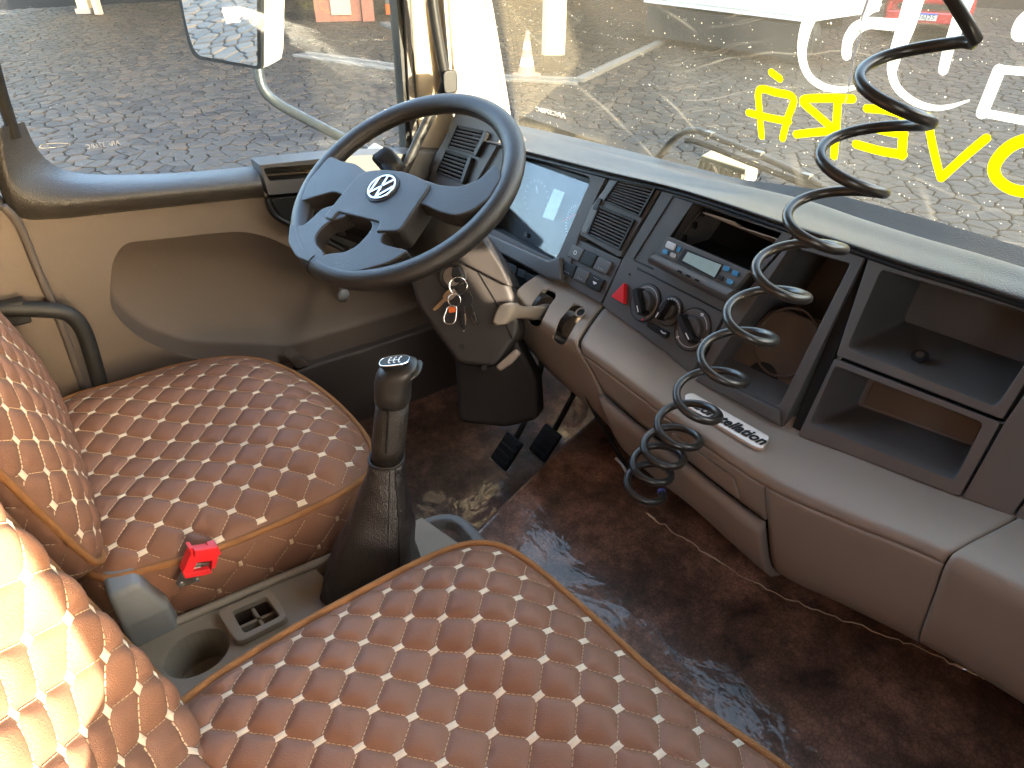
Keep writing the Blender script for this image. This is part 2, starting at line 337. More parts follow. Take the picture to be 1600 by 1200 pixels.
def tube(pts, r, seg=10, closed=False, flat=1.0, cap=True):
    P = [Vector(p) for p in pts]; n = len(P); rr = r if isinstance(r, (list, tuple)) else [r]*n
    v, f = [], []; up = None
    for i in range(n):
        d = (P[(i+1) % n]-P[i-1]) if closed else (P[min(i+1, n-1)]-P[max(i-1, 0)])
        d.normalize()
        if up is None:
            up = Vector((0, 0, 1)) if abs(d.z) < .9 else Vector((1, 0, 0))
        up = (up-d*up.dot(d)).normalized(); sd_ = d.cross(up)
        for k in range(seg):
            a = 2*math.pi*k/seg; v.append(P[i]+(sd_*math.cos(a)+up*math.sin(a)*flat)*rr[i])
    for i in range(n if closed else n-1):
        for k in range(seg):
            a, b = i*seg+k, i*seg+(k+1) % seg; j = (i+1) % n
            f.append((a, b, j*seg+(k+1) % seg, j*seg+k))
    if cap and not closed: f += [tuple(reversed(range(seg))), tuple(range((n-1)*seg, n*seg))]
    return v, f
def rings(secs, cap=True):
    """skin a list of equal closed sections"""
    k = len(secs[0]); v = [p for s in secs for p in s]; f = []
    for i in range(len(secs)-1):
        for j in range(k): f.append((i*k+j, i*k+(j+1) % k, (i+1)*k+(j+1) % k, (i+1)*k+j))
    if cap: f += [tuple(reversed(range(k))), tuple(range((len(secs)-1)*k, len(secs)*k))]
    return v, f
def ell(c, a, b, seg=20, p=2.0):
    out = []
    for k in range(seg):
        t = 2*math.pi*k/seg; cs, sn = math.cos(t), math.sin(t)
        out.append(Vector(c)+Vector(a)*(math.copysign(abs(cs)**(2/p), cs))+Vector(b)*(math.copysign(abs(sn)**(2/p), sn)))
    return out
def disc(c, n, r, th, seg=32, ax=None):
    n = Vector(n).normalized(); a = ax or n.orthogonal().normalized(); b = n.cross(a)
    return prism(ell(c, a*r, b*r, seg), n, th, 0)
def loft(rows, nu=40, nv=6, flip=False):
    """smooth sheet through rows of stations (equal counts)"""
    rr = [catmull(r, max(2, nu//(len(r)-1))) for r in rows]; m = len(rr[0])
    cols = [catmull([r[i] for r in rr], nv) for i in range(m)]; k = len(cols[0])
    v = [p for c in cols for p in c]; f = []
    for i in range(m-1):
        for j in range(k-1):
            q = (i*k+j, (i+1)*k+j, (i+1)*k+j+1, i*k+j+1); f.append(tuple(reversed(q)) if flip else q)
    return v, f
def ribbon(path, width, n, th=.0006, per=6):
    """painted stroke lying on a plane with normal n"""
    n = Vector(n).normalized(); P = catmull(path, per) if len(path) > 2 else [Vector(p) for p in path]
    m = len(P); W = width if isinstance(width, (list, tuple)) else [width, width]; a, b = [], []
    for i in range(m):
        d = (P[min(i+1, m-1)]-P[max(i-1, 0)]).normalized(); s = n.cross(d); t = i/(m-1)*(len(W)-1); j = min(int(t), len(W)-2); wd = W[j]+(W[j+1]-W[j])*(t-j)
        a.append(P[i]+s*wd/2); b.append(P[i]-s*wd/2)
    def capend(i, sgn):
        d = (P[i]-P[i-sgn]).normalized() if sgn > 0 else (P[0]-P[1]).normalized(); s = n.cross(d)
        wd = (W[-1] if sgn > 0 else W[0])/2; return [P[i]+(s*math.cos(t)+d*math.sin(t))*wd for t in (math.pi*.2, math.pi*.4, math.pi*.6, math.pi*.8)]
    v = a+b; f = [(i, i+1, m+i+1, m+i) for i in range(m-1)]
    k = len(v); e = capend(m-1, 1); v += e; f.append((m-1, k, k+1, k+2, k+3, 2*m-1))
    k = len(v); e = capend(0, -1); v += e; f.append((m, k, k+1, k+2, k+3, 0))
    q = len(v); v2 = [p+n*th for p in v]
    return v+v2, f+[tuple(reversed([i+q for i in g])) for g in f]
def text_mesh(s, size, shear=0.0, extrude=.0003, bold=0.0):
    cu = bpy.data.curves.new('lettering', 'FONT'); cu.body = s; cu.size = size; cu.shear = shear; cu.extrude = extrude; cu.offset = bold; cu.align_x = 'LEFT'; cu.resolution_u = 3
    to = bpy.data.objects.new('lettering', cu); COL.objects.link(to); dg = bpy.context.evaluated_depsgraph_get()
    me = bpy.data.meshes.new_from_object(to.evaluated_get(dg)); v = [x.co.copy() for x in me.vertices]; f = [tuple(p.vertices) for p in me.polygons]
    bpy.data.objects.remove(to); bpy.data.meshes.remove(me); return v, f
def text_on(s, p0, p1, n, size, shear=0, lift=.0012, mirror=False, fit=True, bold=0):
    """lettering from p0 towards p1 on a plane with normal n"""
    v, f = text_mesh(s, size, shear, bold=bold); x = (Vector(p1)-Vector(p0)); ln = x.length; x.normalize(); n = Vector(n).normalized(); y = n.cross(x)
    mx = max(p.x for p in v); k = ln/mx if fit else 1
    vv = [Vector(p0)+x*((mx-p.x) if mirror else p.x)*k+y*p.y*(1 if not fit else min(k, 1.6))+n*(lift+p.z) for p in v]
    return vv, ([tuple(reversed(q)) for q in f] if mirror else f)
def copy_child(src, parent, offset=None):
    c = src.copy(); COL.objects.link(c); c.parent = parent
    if offset is not None: c.location = Vector(src.location)+Vector(offset)
    LOC[c.name] = LOC[parent.name]; return c

# ================================================================== YARD OUTSIDE
G0 = 0.0
gnd = obj('ground', ([(-260, -200, -.035), (200, -200, -.035), (200, 260, -.035), (-260, 260, -.035)], [(0, 1, 2, 3)]), M['soil'], kind='structure', label='dark soil bed under the cobbled yard')
def pix(p):
    d = Vector(p)-CAM; f = d.dot(FW)
    return (800+FPX*d.dot(RT)/f, 600-FPX*d.dot(UP)/f) if f > .05 else (-9999, 9999)
def cobbles():
    sx, sy = .23, .17; rnd = random.Random(3); pts = {}
    def site(i, j):
        if (i, j) not in pts:
            r = random.Random(i*7919+j*104729); pts[(i, j)] = ((i+.5*(j % 2)+r.uniform(-.42, .42))*sx, (j+r.uniform(-.4, .4))*sy)
        return pts[(i, j)]
    out = []
    for j in range(int(-13/sy), int(27/sy)):
        for i in range(int(-27/sx), int(3/sx)):
            x, y = site(i, j)
            d2 = x*x+y*y
            if d2 > 26.5**2: continue
            px, py = pix((x, y, 0)); vis = -60 < px < 1660 and -60 < py < 420
            if not vis and not (-13 < x < -1.6 and -12.5 < y < 1.5 and d2 < 13**2): continue
            P = [(x-.45, y-.45), (x+.45, y-.45), (x+.45, y+.45), (x-.45, y+.45)]
            for dj in (-2, -1, 0, 1, 2):
                for di in (-2, -1, 0, 1, 2):
                    if di == 0 and dj == 0: continue
                    qx, qy = site(i+di, j+dj); nx, ny = qx-x, qy-y; c = (qx*qx+qy*qy-x*x-y*y)/2
                    if (nx*nx+ny*ny) > .5: continue
                    Q = []
                    for k in range(len(P)):
                        a, b = P[k-1], P[k]; fa, fb = a[0]*nx+a[1]*ny-c, b[0]*nx+b[1]*ny-c
                        if (fa < 0) != (fb < 0):
                            t = fa/(fa-fb); Q.append((a[0]+(b[0]-a[0])*t, a[1]+(b[1]-a[1])*t))
                        if fb < 0: Q.append(b)
                    P = Q
                    if len(P) < 3: break
            if len(P) >= 3: out.append((x, y, P, vis, px, py))
    return out
def stone_vf(x, y, P, o=(0, 0, 0), seed=0):
    r = random.Random(seed); k = len(P); z = r.uniform(-.007, .003); tx, ty = r.uniform(-.025, .025), r.uniform(-.025, .025); v = []
    for s, g, zz in ((1, .012, -.04), (1, .012, -.008), (1, .032, 0)):
        for (a, b) in P:
            dx, dy = a-x, b-y; l = math.hypot(dx, dy) or 1; q = max(.2, (l-g)/l)
            v.append((x+dx*q-o[0], y+dy*q-o[1], zz+z+(dx*tx+dy*ty if zz > -.03 else 0)-o[2]))
    f = []
    for t in range(2):
        for i in range(k): f.append((t*k+i, t*k+(i+1) % k, (t+1)*k+(i+1) % k, (t+1)*k+i))
    f.append(tuple(range(2*k, 3*k))); return v, f
def in_glass(px, py):
    return (25 < px < 615 and 0 < py < 262 and not (280 < px < 435 and py < 110)) or (800 < px < 1600 and 0 < py < 200+.23*(px-800))
yard = thing('cobbled_yard', (0, 0, 0), 'yard paved with irregular brown grey basalt cobbles', None, kind='structure')
cb = cobbles(); cb.sort(key=lambda c: c[0]**2+c[1]**2); big, rest = [], []
for c in cb: (big if len(big) < 298 and c[3] and in_glass(c[4], c[5]) else rest).append(c)
for i, c in enumerate(big): obj('cobble', stone_vf(*c[:3], seed=i), M['cobble'], yard)
v_, f_ = [], []
for i, c in enumerate(rest):
    v, f = stone_vf(*c[:3], seed=i+999); k = len(v_); v_ += v; f_ += [tuple(a+k for a in q) for q in f]
obj('distant_cobbles', (v_, f_), M['cobble'], yard, kind='stuff')

# pale painted pillar with a dark foot
def gz(x, y): return atZ(x, y, -2.45)
p = gz(846, 110); t = thing('yard_pillar', p, 'cream painted square pillar with dark foot behind the traffic cone', 'pillar')
ax = (Vector((.8, -.6, 0)), Vector((.6, .8, 0)), Vector((0, 0, 1)))
def chamfer_col(c, z0, z1, h, e): return rings([[Vector((c.x, c.y, 0))+ax[0]*a+ax[1]*b+Vector((0, 0, z)) for a, b in ((-h, -h+e), (-h+e, -h), (h-e, -h), (h, -h+e), (h, h-e), (h-e, h), (-h+e, h), (-h, h-e))] for z in (z0, z1)])
c0 = p+ax[1]*.2
obj('shaft', chamfer_col(c0, .28, 5.5, .2, .06), M['concrete'], t); obj('foot', chamfer_col(c0, 0, .28, .19, .02), M['cavity'], t)
# traffic cone
p = gz(823, 118); t = thing('traffic_cone', p, 'faded red and white traffic cone in front of the cream pillar', 'traffic cone')
X3, Y3, Z3 = Vector((1, 0, 0)), Vector((0, 1, 0)), Vector((0, 0, 1))
obj('base', rings([ell(p+Z3*z, X3*r, Y3*r, 24, 6) for z, r in ((0, .2), (.03, .2), (.045, .17))]), M['conegrey'], t)
zs = [(.045, .15), (.16, .125), (.3, .095), (.42, .072), (.54, .05), (.7, .025)]
for k in range(5):
    (z0, r0), (z1, r1) = zs[k], zs[k+1]
    obj('white_band' if k in (1, 3) else 'cone_body', rings([ell(p+Z3*z0, X3*r0, Y3*r0, 24), ell(p+Z3*z1, X3*r1, Y3*r1, 24)]), M['whitep' if k in (1, 3) else 'conegrey'], t)
# drain channel: two kerbs and a grate of bars
def drain(a, b, label, n):
    a, b = gz(*a), gz(*b); d = (b-a); ln = d.length; d.normalize(); s = Vector((-d.y, d.x, 0)); t = thing('drain_channel', a, label, 'drain', 'drain channels across the yard')
    for o in (-.16, .16): obj('kerb', box((a+b)/2+s*o+Z3*.005, ln, .1, .05, (d, s, Z3)), M['kerb'], t)
    me0 = None
    for i in range(n):
        o = obj('grate_bar', box(a+Z3*.008, .05, .21, .03, (d, s, Z3)), M['iron'], t) if me0 is None else copy_child(me0, t)
        me0 = me0 or o; o.location = d*(ln*(i+.5)/n)
drain((470, 85), (660, 112), 'drain channel with grate seen through the door window', 40)
drain((775, 122), (905, 128), 'curved drain grate at the foot of the traffic cone', 26)
p = gz(905, 128); q = gz(1060, 55); d = (q-p).normalized(); s = Vector((-d.y, d.x, 0))
obj('kerb', box((p+q)/2+Z3*.02, (q-p).length, .16, .08, (d, s, Z3)), M['kerb'], kind='structure', label='pale kerb strip running away from the drain', loc=(p+q)/2)
p = gz(600, 38); q = gz(700, 78); d = (q-p).normalized(); s = Vector((-d.y, d.x, 0))
obj('kerb', box((p+q)/2+Z3*.02, (q-p).length, .18, .08, (d, s, Z3)), M['kerb'], kind='structure', label='pale kerb strip beside the red block', loc=(p+q)/2)
# things at the far side of the yard
p = gz(530, 34); t = thing('stacked_block', p, 'faded red block with pale patches at the top of the door window', 'block')
q = Vector((p.x, p.y, 0)); a2 = (Vector((.42, .9, 0)), Vector((-.9, .42, 0)), Z3)
obj('block_body', box(q+a2[1]*.45+Z3*.45, 1.15, .8, .9, a2), M['redbrick'], t); obj('pale_face', box(q+a2[1]*.035+a2[0]*.08+Z3*.5, .5, .06, .7, a2), M['greyblock'], t)
obj('side_slab', box(q+a2[1]*.2+a2[0]*.75+Z3*.42, .3, .5, .84, a2), M['redbrick'], t)
for i, (px, py) in enumerate(((608, 22), (628, 26))):
    p = gz(px, py); t = thing('striped_post', p, ['orange striped post left of the other beside the red block', 'orange striped post nearer to the window frame'][i], 'post', 'orange striped posts')
    for k in range(6): obj('white_stripe' if k % 2 else 'orange_stripe', rings([ell(p+Z3*(k*.25), X3*.09, Y3*.09, 14), ell(p+Z3*(k*.25+.25), X3*.09, Y3*.09, 14)]), M['orange'] if k % 2 == 0 else M['kerb'], t)
p = gz(137, 20); t = thing('shed_post', p, 'cream timber shed post left of the outside mirror', 'post'); obj('post_shaft', box(Vector((p.x, p.y, 2.7)), .3, .3, 5.4, ax), M['concrete'], t); obj('post_foot', box(Vector((p.x, p.y, .06)), .42, .42, .12, ax), M['greyblock'], t)
p = gz(152, 22); t = thing('wooden_plank', p, 'grey wooden plank leaning against the cream shed post', 'plank')
obj('plank_board', box(Vector((p.x, p.y, 1.0))+Vector((.06, .05, 0)), .3, .08, 2.0, (Vector((.8, -.55, .1)).normalized(), Vector((.55, .8, 0)).normalized(), Vector((-.1, .02, 1)).normalized())), M['wood'], t)
# shed roof over the far posts (shades the far side of the yard)
t = thing('open_shed', (-24, 12, 0), 'open shed with low roof beyond the posts of the yard', 'shed')
obj('shed_roof', box((-27, 11, 5.6), 22, 34, .25, (Vector((.8, -.6, 0)), Vector((.6, .8, 0)), Z3)), M['greyblock'], t)
obj('shed_wall', box((-36, 18, 2.8), .3, 34, 5.6, (Vector((.8, -.6, 0)), Vector((.6, .8, 0)), Z3)), M['greyblock'], t)
# long low warehouse added out of view to block low sky glow
t = thing('warehouse', (-22, 22, 0), 'long dull brown warehouse added unseen beyond the yard to block low sky', 'warehouse')
wx = (Vector((.78, .62, 0)).normalized(), Vector((-.62, .78, 0)).normalized(), Z3)
obj('wall', box(Vector((-17, 30, 4.2)), 62, .4, 8.4, wx), M['redbrick'], t); obj('roof', box(Vector((-17, 30, 8.55))+wx[1]*4, 63, 9, .3, wx), M['greyblock'], t)
for i in range(9):
    c = Vector((-17, 30, 2.1))+wx[0]*(-26+i*6.5)-wx[1]*.22; dr = obj('loading_door', box(c, 3.6, .12, 4.2, wx), M['iron'], t)
    for k in range(6): obj('door_slat', box(c+Z3*(-1.8+k*.7)-wx[1]*.075, 3.5, .03, .06, wx), M['metalgrey'], dr)
# unseen building added on the truck's right to shade the yard
sv_, qv_ = Vector((math.sin(SUN_AZ), math.cos(SUN_AZ), 0)), Vector((-math.cos(SUN_AZ), math.sin(SUN_AZ), 0))
dc0 = sv_*16+qv_*2.3
t = thing('shade_building', dc0, 'tall building added out of view on the right of the truck to shade the yard', 'building')
dax = (qv_, sv_, Z3); obj('wall', box(dc0+qv_*24+sv_*4+Z3*5, 48, 8, 10, dax), M['redbrick'], t); obj('roof', box(dc0+qv_*24+sv_*4+Z3*10.1, 48.6, 8.6, .2, dax), M['greyblock'], t)
for i in range(7): obj('window', box(dc0+qv_*(3.5+i*6.5)-sv_*.02+Z3*5.5, 2.4, .08, 1.5, dax), M['carglass'], t)
# white trailer body
u0, u1 = gz(1075, 12), gz(1262, 35); k = (2.45-.75)/2.45; u0 = CAM+(u0-CAM)*k; u1 = CAM+(u1-CAM)*k; d = (u1-u0); ln = d.length; d.z = 0; d.normalize(); s = Vector((-d.y, d.x, 0))
if s.dot(Vector((-.5, .8, 0))) < 0: s = -s
base = Vector((u0.x, u0.y, 0)); t = thing('white_trailer', base, 'white ribbed trailer side parked beyond the windscreen', 'trailer')
obj('trailer_body', box(base+d*(ln/2-.6)+s*1.2+Z3*2.0, ln+1.2, 2.4, 2.5, (d, s, Z3)), M['whitep'], t)
for i in range(9): obj('rib', box(base+d*(ln/2-.6)-s*.012+Z3*(.85+i*.28), ln+1.2, .024, .03, (d, s, Z3)), M['whitep'], t)
obj('shade_plate', box(base+d*(ln/2-.6)-s*.005+Z3*.42, ln+.9, .03, .56, (d, s, Z3)), M['black'], t); obj('chassis', box(base+d*(ln/2-.6)+s*1.2+Z3*.62, ln+.6, 1.0, .2, (d, s, Z3)), M['black'], t)  # black plate stands in for the dark shade under the trailer body
for i, o in enumerate((.15, .85)):
    c = base+d*(ln*o)+s*.4+Z3*.42; wh = obj('wheel', rings([ell(c+s*a, d*r, Z3*r, 28) for a, r in ((-.14, .36), (-.12, .42), (.12, .42), (.14, .36))]), M['tyre'], t)
    obj('rim', rings([ell(c+s*a, d*.2, Z3*.2, 20) for a in (-.16, 0)]), M['iron'], wh)
# red hatchback seen from behind
p = gz(1437, 60); f_ax = Vector((p.x, p.y, 0)).normalized(); r_ax = Vector((f_ax.y, -f_ax.x, 0)); t = thing('parked_car', p, 'red parked car with white number plate behind the white lettering', 'car')
q = Vector((p.x, p.y, 0))
def cs(y, w0, z0, z1, w1): return [q+f_ax*y+r_ax*a+Z3*z for a, z in ((-w0, z0), (-w0*1.02, (z0+z1)/2), (-w1, z1), (w1, z1), (w0*1.02, (z0+z1)/2), (w0, z0))]
obj('body', rings([cs(0.05, .72, .35, .62, .74), cs(0, .8, .3, .75, .8), cs(.12, .86, .25, 1.0, .82), cs(1.2, .88, .22, .98, .84), cs(3.3, .86, .22, .92, .8), cs(3.9, .7, .3, .7, .66)]), M['carred'], t, bevel=.04)
obj('cabin', rings([cs(.18, .76, .98, 1.0, .76), cs(.45, .76, .98, 1.42, .6), cs(1.9, .76, .97, 1.45, .6), cs(2.7, .76, .95, 1.0, .74)]), M['carglass'], t, bevel=.03)
obj('roof', rings([cs(.5, .6, 1.41, 1.47, .56), cs(1.85, .6, 1.43, 1.49, .56)]), M['carred'], t, bevel=.02)
obj('bumper', box(q-f_ax*.04+Z3*.42, 1.6, .16, .22, (r_ax, f_ax, Z3)), M['carred'], t, bevel=.03)
obj('bumper_grille', box(q-f_ax*.03+Z3*.63, 1.2, .12, .09, (r_ax, f_ax, Z3)), M['black'], t)
npz = obj('number_plate', box(q-f_ax*.135+Z3*.44, .42, .012, .14, (r_ax, f_ax, Z3)), M['whitep'], t)
obj('plate_band', box(q-f_ax*.143+Z3*.495, .42, .008, .03, (r_ax, f_ax, Z3)), mat('plate blue band', (.03, .08, .4), .5), npz)
obj('plate_lettering', text_on('26J25', q-f_ax*.145-r_ax*.17+Z3*.395, q-f_ax*.145+r_ax*.17+Z3*.395, -f_ax, .075), M['blackprint'], npz)
for sg in (-1, 1):
    obj('tail_light', box(q-f_ax*.01+r_ax*sg*.66+Z3*.85, .24, .1, .16, (r_ax, f_ax, Z3)), M['red'], t, bevel=.02)
    for y in (.75, 3.1):
        c = q+f_ax*y+r_ax*sg*.78+Z3*.3; wh = obj('wheel', rings([ell(c+r_ax*a, f_ax*r, Z3*r, 24) for a, r in ((-.1, .26), (-.09, .3), (.09, .3), (.1, .26))]), M['tyre'], t)
        obj('rim', rings([ell(c+r_ax*a, f_ax*.18, Z3*.18, 18) for a in (-.11, .11)]), M['iron'], wh)

# ================================================================== CAB SHELL
WS = Pl(V(0, 1.22, -.45), (0, -1, -.24))        # windscreen, normal towards the seats
WS.n = Vector((0, -1, -.24)).normalized()
cab = thing('truck_cab', V(-.6, 0, -1.35), 'cream truck cab shell with roof, pillars and dusty lettered windscreen', 'truck cab')
def ws(pts, off=0): return [WS.at(x, y, off) for x, y in pts]
wl = [WS.at(745, -40), WS.at(806, 230)]
def wsz(x, zr): return Vector((x, 1.22-.24*(zr+.45), zr+CAM.z))
glass = obj('windscreen', prism([wsz(-1.7, -.62), wsz(.52, -.56), wsz(.52, .42), wsz(-1.8, .42)], WS.n, .003, .003), M['windscreen'], cab)
# lettering painted on the glass
k7 = crop(1060, 0, .3375)
WN = WS.n
def stroke(name, pts, wpx, mt, sc=.3375):
    P = ws(k7(pts), .006); dd = (P[0]-CAM).dot(FW)/FPX*sc*.93
    W = [x*dd for x in wpx] if isinstance(wpx, (list, tuple)) else wpx*dd
    v, f = ribbon(P, W, WN); h = len(v)//2                    # one film of paint
    obj(name, (v[:h], f[:len(f)//2]), mt, glass)
for pts, wp in (([(700, -120), (640, 20), (590, 130), (572, 250), (600, 345), (670, 400), (760, 415), (830, 400), (885, 380)], [80, 78, 70, 55, 45, 40, 30, 18, 6]),
                ([(778, 255), (785, 190), (820, 135), (880, 108), (960, 112), (1060, 118)], [52, 56, 62, 52, 52, 52]),
                ([(1130, -120), (1090, 0), (1050, 130), (1000, 270), (990, 345), (1020, 415), (1090, 470), (1170, 498), (1250, 495), (1345, 465)], [105, 105, 100, 70, 50, 45, 40, 34, 24, 8]),
                ([(1390, -120), (1330, 0), (1290, 120), (1250, 230), (1226, 325)], [90, 80, 72, 60, 54]),
                ([(1680, 40), (1640, 60), (1590, 100), (1570, 160), (1620, 165), (1700, 170)], 60), ([(1640, 335), (1480, 320)], 42), ([(1485, 325), (1405, 525)], 60), ([(1400, 520), (1660, 570)], 42),
                ([(850, 85), (905, 50), (940, 20)], [20, 12, 5])):
    stroke('white_letter', pts, wp, M['paintwhite'])
for pts, wp in (([(430, 335), (470, 365)], 30), ([(385, 630), (376, 520), (374, 418), (450, 428), (532, 455), (505, 550), (482, 640)], 30), ([(325, 522), (420, 545), (510, 562)], 30),
                ([(805, 458), (680, 455), (575, 465), (640, 530), (712, 592)], 36), ([(738, 462), (730, 600), (720, 722)], 36), ([(545, 622), (640, 612), (735, 605)], 32),
                ([(872, 502), (960, 510), (1045, 530)], 34), ([(885, 588), (970, 610), (1045, 622)], 34), ([(822, 668), (940, 700), (1040, 715)], 36), ([(1045, 515), (1040, 620), (1034, 720)], 40),
                ([(1152, 540), (1180, 690), (1215, 825)], 34), ([(1215, 825), (1330, 720), (1425, 640)], 34), ([(1700, 640), (1600, 650), (1520, 690), (1465, 760), (1470, 820), (1530, 870), (1620, 890), (1720, 880)], 52)):
    stroke('yellow_letter', pts, wp*1.25, M['paintyellow'])
# crack in the glass and the etched mark
cr = [(880, -10), (850, 80), (838, 160), (808, 270), (795, 350), (785, 430), (770, 480), (755, 560), (765, 600), (745, 680), (735, 760), (718, 830)]
stroke('glass_crack', cr, [14, 12, 14, 9, 12, 8, 10, 8, 12, 9], M['white'])
obj('etched_mark', text_on('ARC376BC', WS.at(838, 173, .004), WS.at(884, 185, .004), WN, .011, mirror=True, lift=.001), M['white'], glass)
# pillar between windscreen and door
A0 = [atX(x, y, -1.745) for x, y in ((636, -60), (640, 0), (648, 130), (656, 270), (668, 420))]
A1 = [Vector((a.x+.055, a.y+.07, a.z)) for a in [atX(x, y, -1.745) for x, y in ((660, -60), (664, 0), (668, 130), (676, 270), (688, 420))]]
A2 = [atX(x, y, -1.665) for x, y in ((690, -60), (694, 0), (706, 130), (718, 270), (730, 420))]
A3 = [WS.at(x, y, .014) for x, y in ((754, -60), (768, 0), (790, 130), (812, 270), (835, 420))]
obj('pillar', loft([A0, A1, A2, A3], 20, 6), M['creamtrim'], cab, smooth=True, solid=.012)
obj('pillar_seam', tube([A2[1].lerp(A3[1], .86), A2[2].lerp(A3[2], .9), A2[3].lerp(A3[3], .9)], .0022, 6), M['black'], cab)
# shell: roof, header, rear wall, right side, nose panel
zr = .55
obj('roof', box(V(-.6, .22, zr+.03), 2.5, 1.95, .06), M['roofin'], cab)
obj('header', box(V(-.6, 1.02, zr-.06), 2.4, .08, .14), M['roofin'], cab)
obj('rear_wall', box(V(-.6, -.72, -.4), 2.5, .06, 1.9), M['roofin'], cab)
obj('nose_panel', box(V(-.6, 1.34, -.98), 2.4, .06, .9), M['cavity'], cab)
obj('pillar', rings([[V(x, y, z) for x, y in ((.4, 1.235), (.43, 1.05), (.5, .96), (.58, .92), (.58, 1.2))] for z in (-.2, .5)]), M['creamtrim'], cab)
obj('pillar_foot', rings([[V(x, y, z) for x, y in ((.49, 1.10), (.49, .96), (.58, .92), (.58, 1.12))] for z in (-.6, -.2)]), M['creamtrim'], cab)  # unseen right pillar, foot shaped to steer sun on to the dash
obj('sun_block_panel', box(V(.55, .58, .05), .06, .74, .95), M['door'], cab)  # solid panel added in the unseen side window to block sun patches
obj('rear_pillar', box(V(.55, -.42, -.4), .07, .55, 1.9), M['creamtrim'], cab)
obj('rear_pillar', box(V(-1.78, -.42, -.4), .1, .62, 1.9), M['door'], cab)
obj('side_header', box(V(-1.76, .4, zr-.06), .07, 1.4, .14), M['roofin'], cab); obj('side_header', box(V(.55, .4, zr-.06), .07, 1.4, .14), M['roofin'], cab)
obj('passenger_door', box(V(.55, .45, -.9), .07, 1.25, 1.02), M['door'], cab)
# B pillar trim and seal behind the driver's door
BP = Pl(V(-1.64, 0, 0), (1, 0, 0))
obj('door_post_trim', prism(BP.poly([(-60, 200), (0, 318), (26, 345), (62, 440), (120, 580), (150, 660), (60, 720), (-60, 600)]), (1, 0, 0), .0, .1), M['door'], cab, bevel=.006)
obj('door_seal', tube(catmull([BP.at(x, y, .006) for x, y in ((4, 322), (30, 352), (60, 425), (95, 505), (128, 600), (150, 670))], 6), .008, 8), M['door_low'], cab, smooth=True)
obj('window_rail', tube([atX(x, y, -1.7) for x, y in ((-12, 95), (6, 160), (24, 215))], .011, 8), M['rubber'], cab)
# grab handle on the pillar
ghp = [atX(x, y, -1.63) for x, y in ((671, -40), (678, 20), (688, 80), (697, 128))]; gl = [atX(x, y, -1.66) for x, y in ((690, 150), (668, 190), (644, 240), (624, 285))]
t = thing('grab_handle', ghp[-1], 'black grab handle on the cream windscreen pillar above the vents', 'handle')
obj('bar', tube(catmull(ghp, 6), .0125, 12), M['black'], t, smooth=True); obj('lower_bar', tube(catmull([ghp[-1]]+gl, 6), .014, 12, flat=.8), M['black'], t, smooth=True)
obj('mount', rings([ell(atX(704, 128, -1.64), (.0, .022, 0), (0, 0, .03), 14, 4), ell(atX(704, 128, -1.6), (.0, .02, 0), (0, 0, .027), 14, 4)]), M['rubber'], t, bevel=.003)
# bent tube by the seat
bt = [atX(x, y, -1.58) for x, y in ((-40, 484), (20, 483), (70, 484), (105, 490), (128, 512), (142, 550), (156, 600), (170, 660), (180, 720))]
t = thing('seat_rail', bt[4], "black bent tube rail between the driver's seat and the door", 'rail')
obj('rail_tube', tube(catmull(bt, 5), .0165, 14), M['rubber'], t, smooth=True)
obj('rail_bracket', box(atX(20, 488, -1.585), .03, .05, .05), M['rubber'], t, bevel=.004)

# ================================================================== DRIVER'S DOOR
DX = -1.72; DP = Pl(V(DX, 0, 0), (1, 0, 0))
door = thing('driver_door', V(DX, .4, -1.3), "taupe driver's door with moulded pocket, black sill and raised window", 'door')
pocket = rounded([(194, 380), (378, 361), (430, 374), (480, 405), (560, 425), (690, 440), (716, 490), (473, 566), (300, 561), (222, 532), (170, 485), (176, 408)], [26, 30, 25, 20, 20, 25, 20, 8, 25, 30, 40, 40], 5)
PK = [DP.at(x, y) for x, y in pocket]
outer = [V(DX, -.075, -.50), V(DX, .6, -.55), V(DX, 1.2, -.62), V(DX, 1.2, -1.4), V(DX, -.1, -1.4)]
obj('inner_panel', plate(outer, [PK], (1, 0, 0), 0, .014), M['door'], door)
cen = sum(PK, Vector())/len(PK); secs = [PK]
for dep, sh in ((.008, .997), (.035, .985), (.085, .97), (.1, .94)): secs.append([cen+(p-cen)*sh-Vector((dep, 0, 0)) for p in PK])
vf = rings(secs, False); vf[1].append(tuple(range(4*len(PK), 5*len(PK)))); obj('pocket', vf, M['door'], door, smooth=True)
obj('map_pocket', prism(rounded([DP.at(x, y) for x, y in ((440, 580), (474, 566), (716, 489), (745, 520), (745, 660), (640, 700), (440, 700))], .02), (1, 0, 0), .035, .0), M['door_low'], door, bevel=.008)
obj('pocket_clip', prism([DP.at(x, y) for x, y in ((443, 552), (460, 546), (478, 564), (458, 570))], (1, 0, 0), .03, .02), M['door'], door, bevel=.003)
obj('lower_trim', prism([DP.at(x, y) for x, y in ((600, 700), (640, 660), (720, 622), (760, 600), (800, 640), (640, 740))], (1, 0, 0), .05, .0), M['column'], door, bevel=.008)
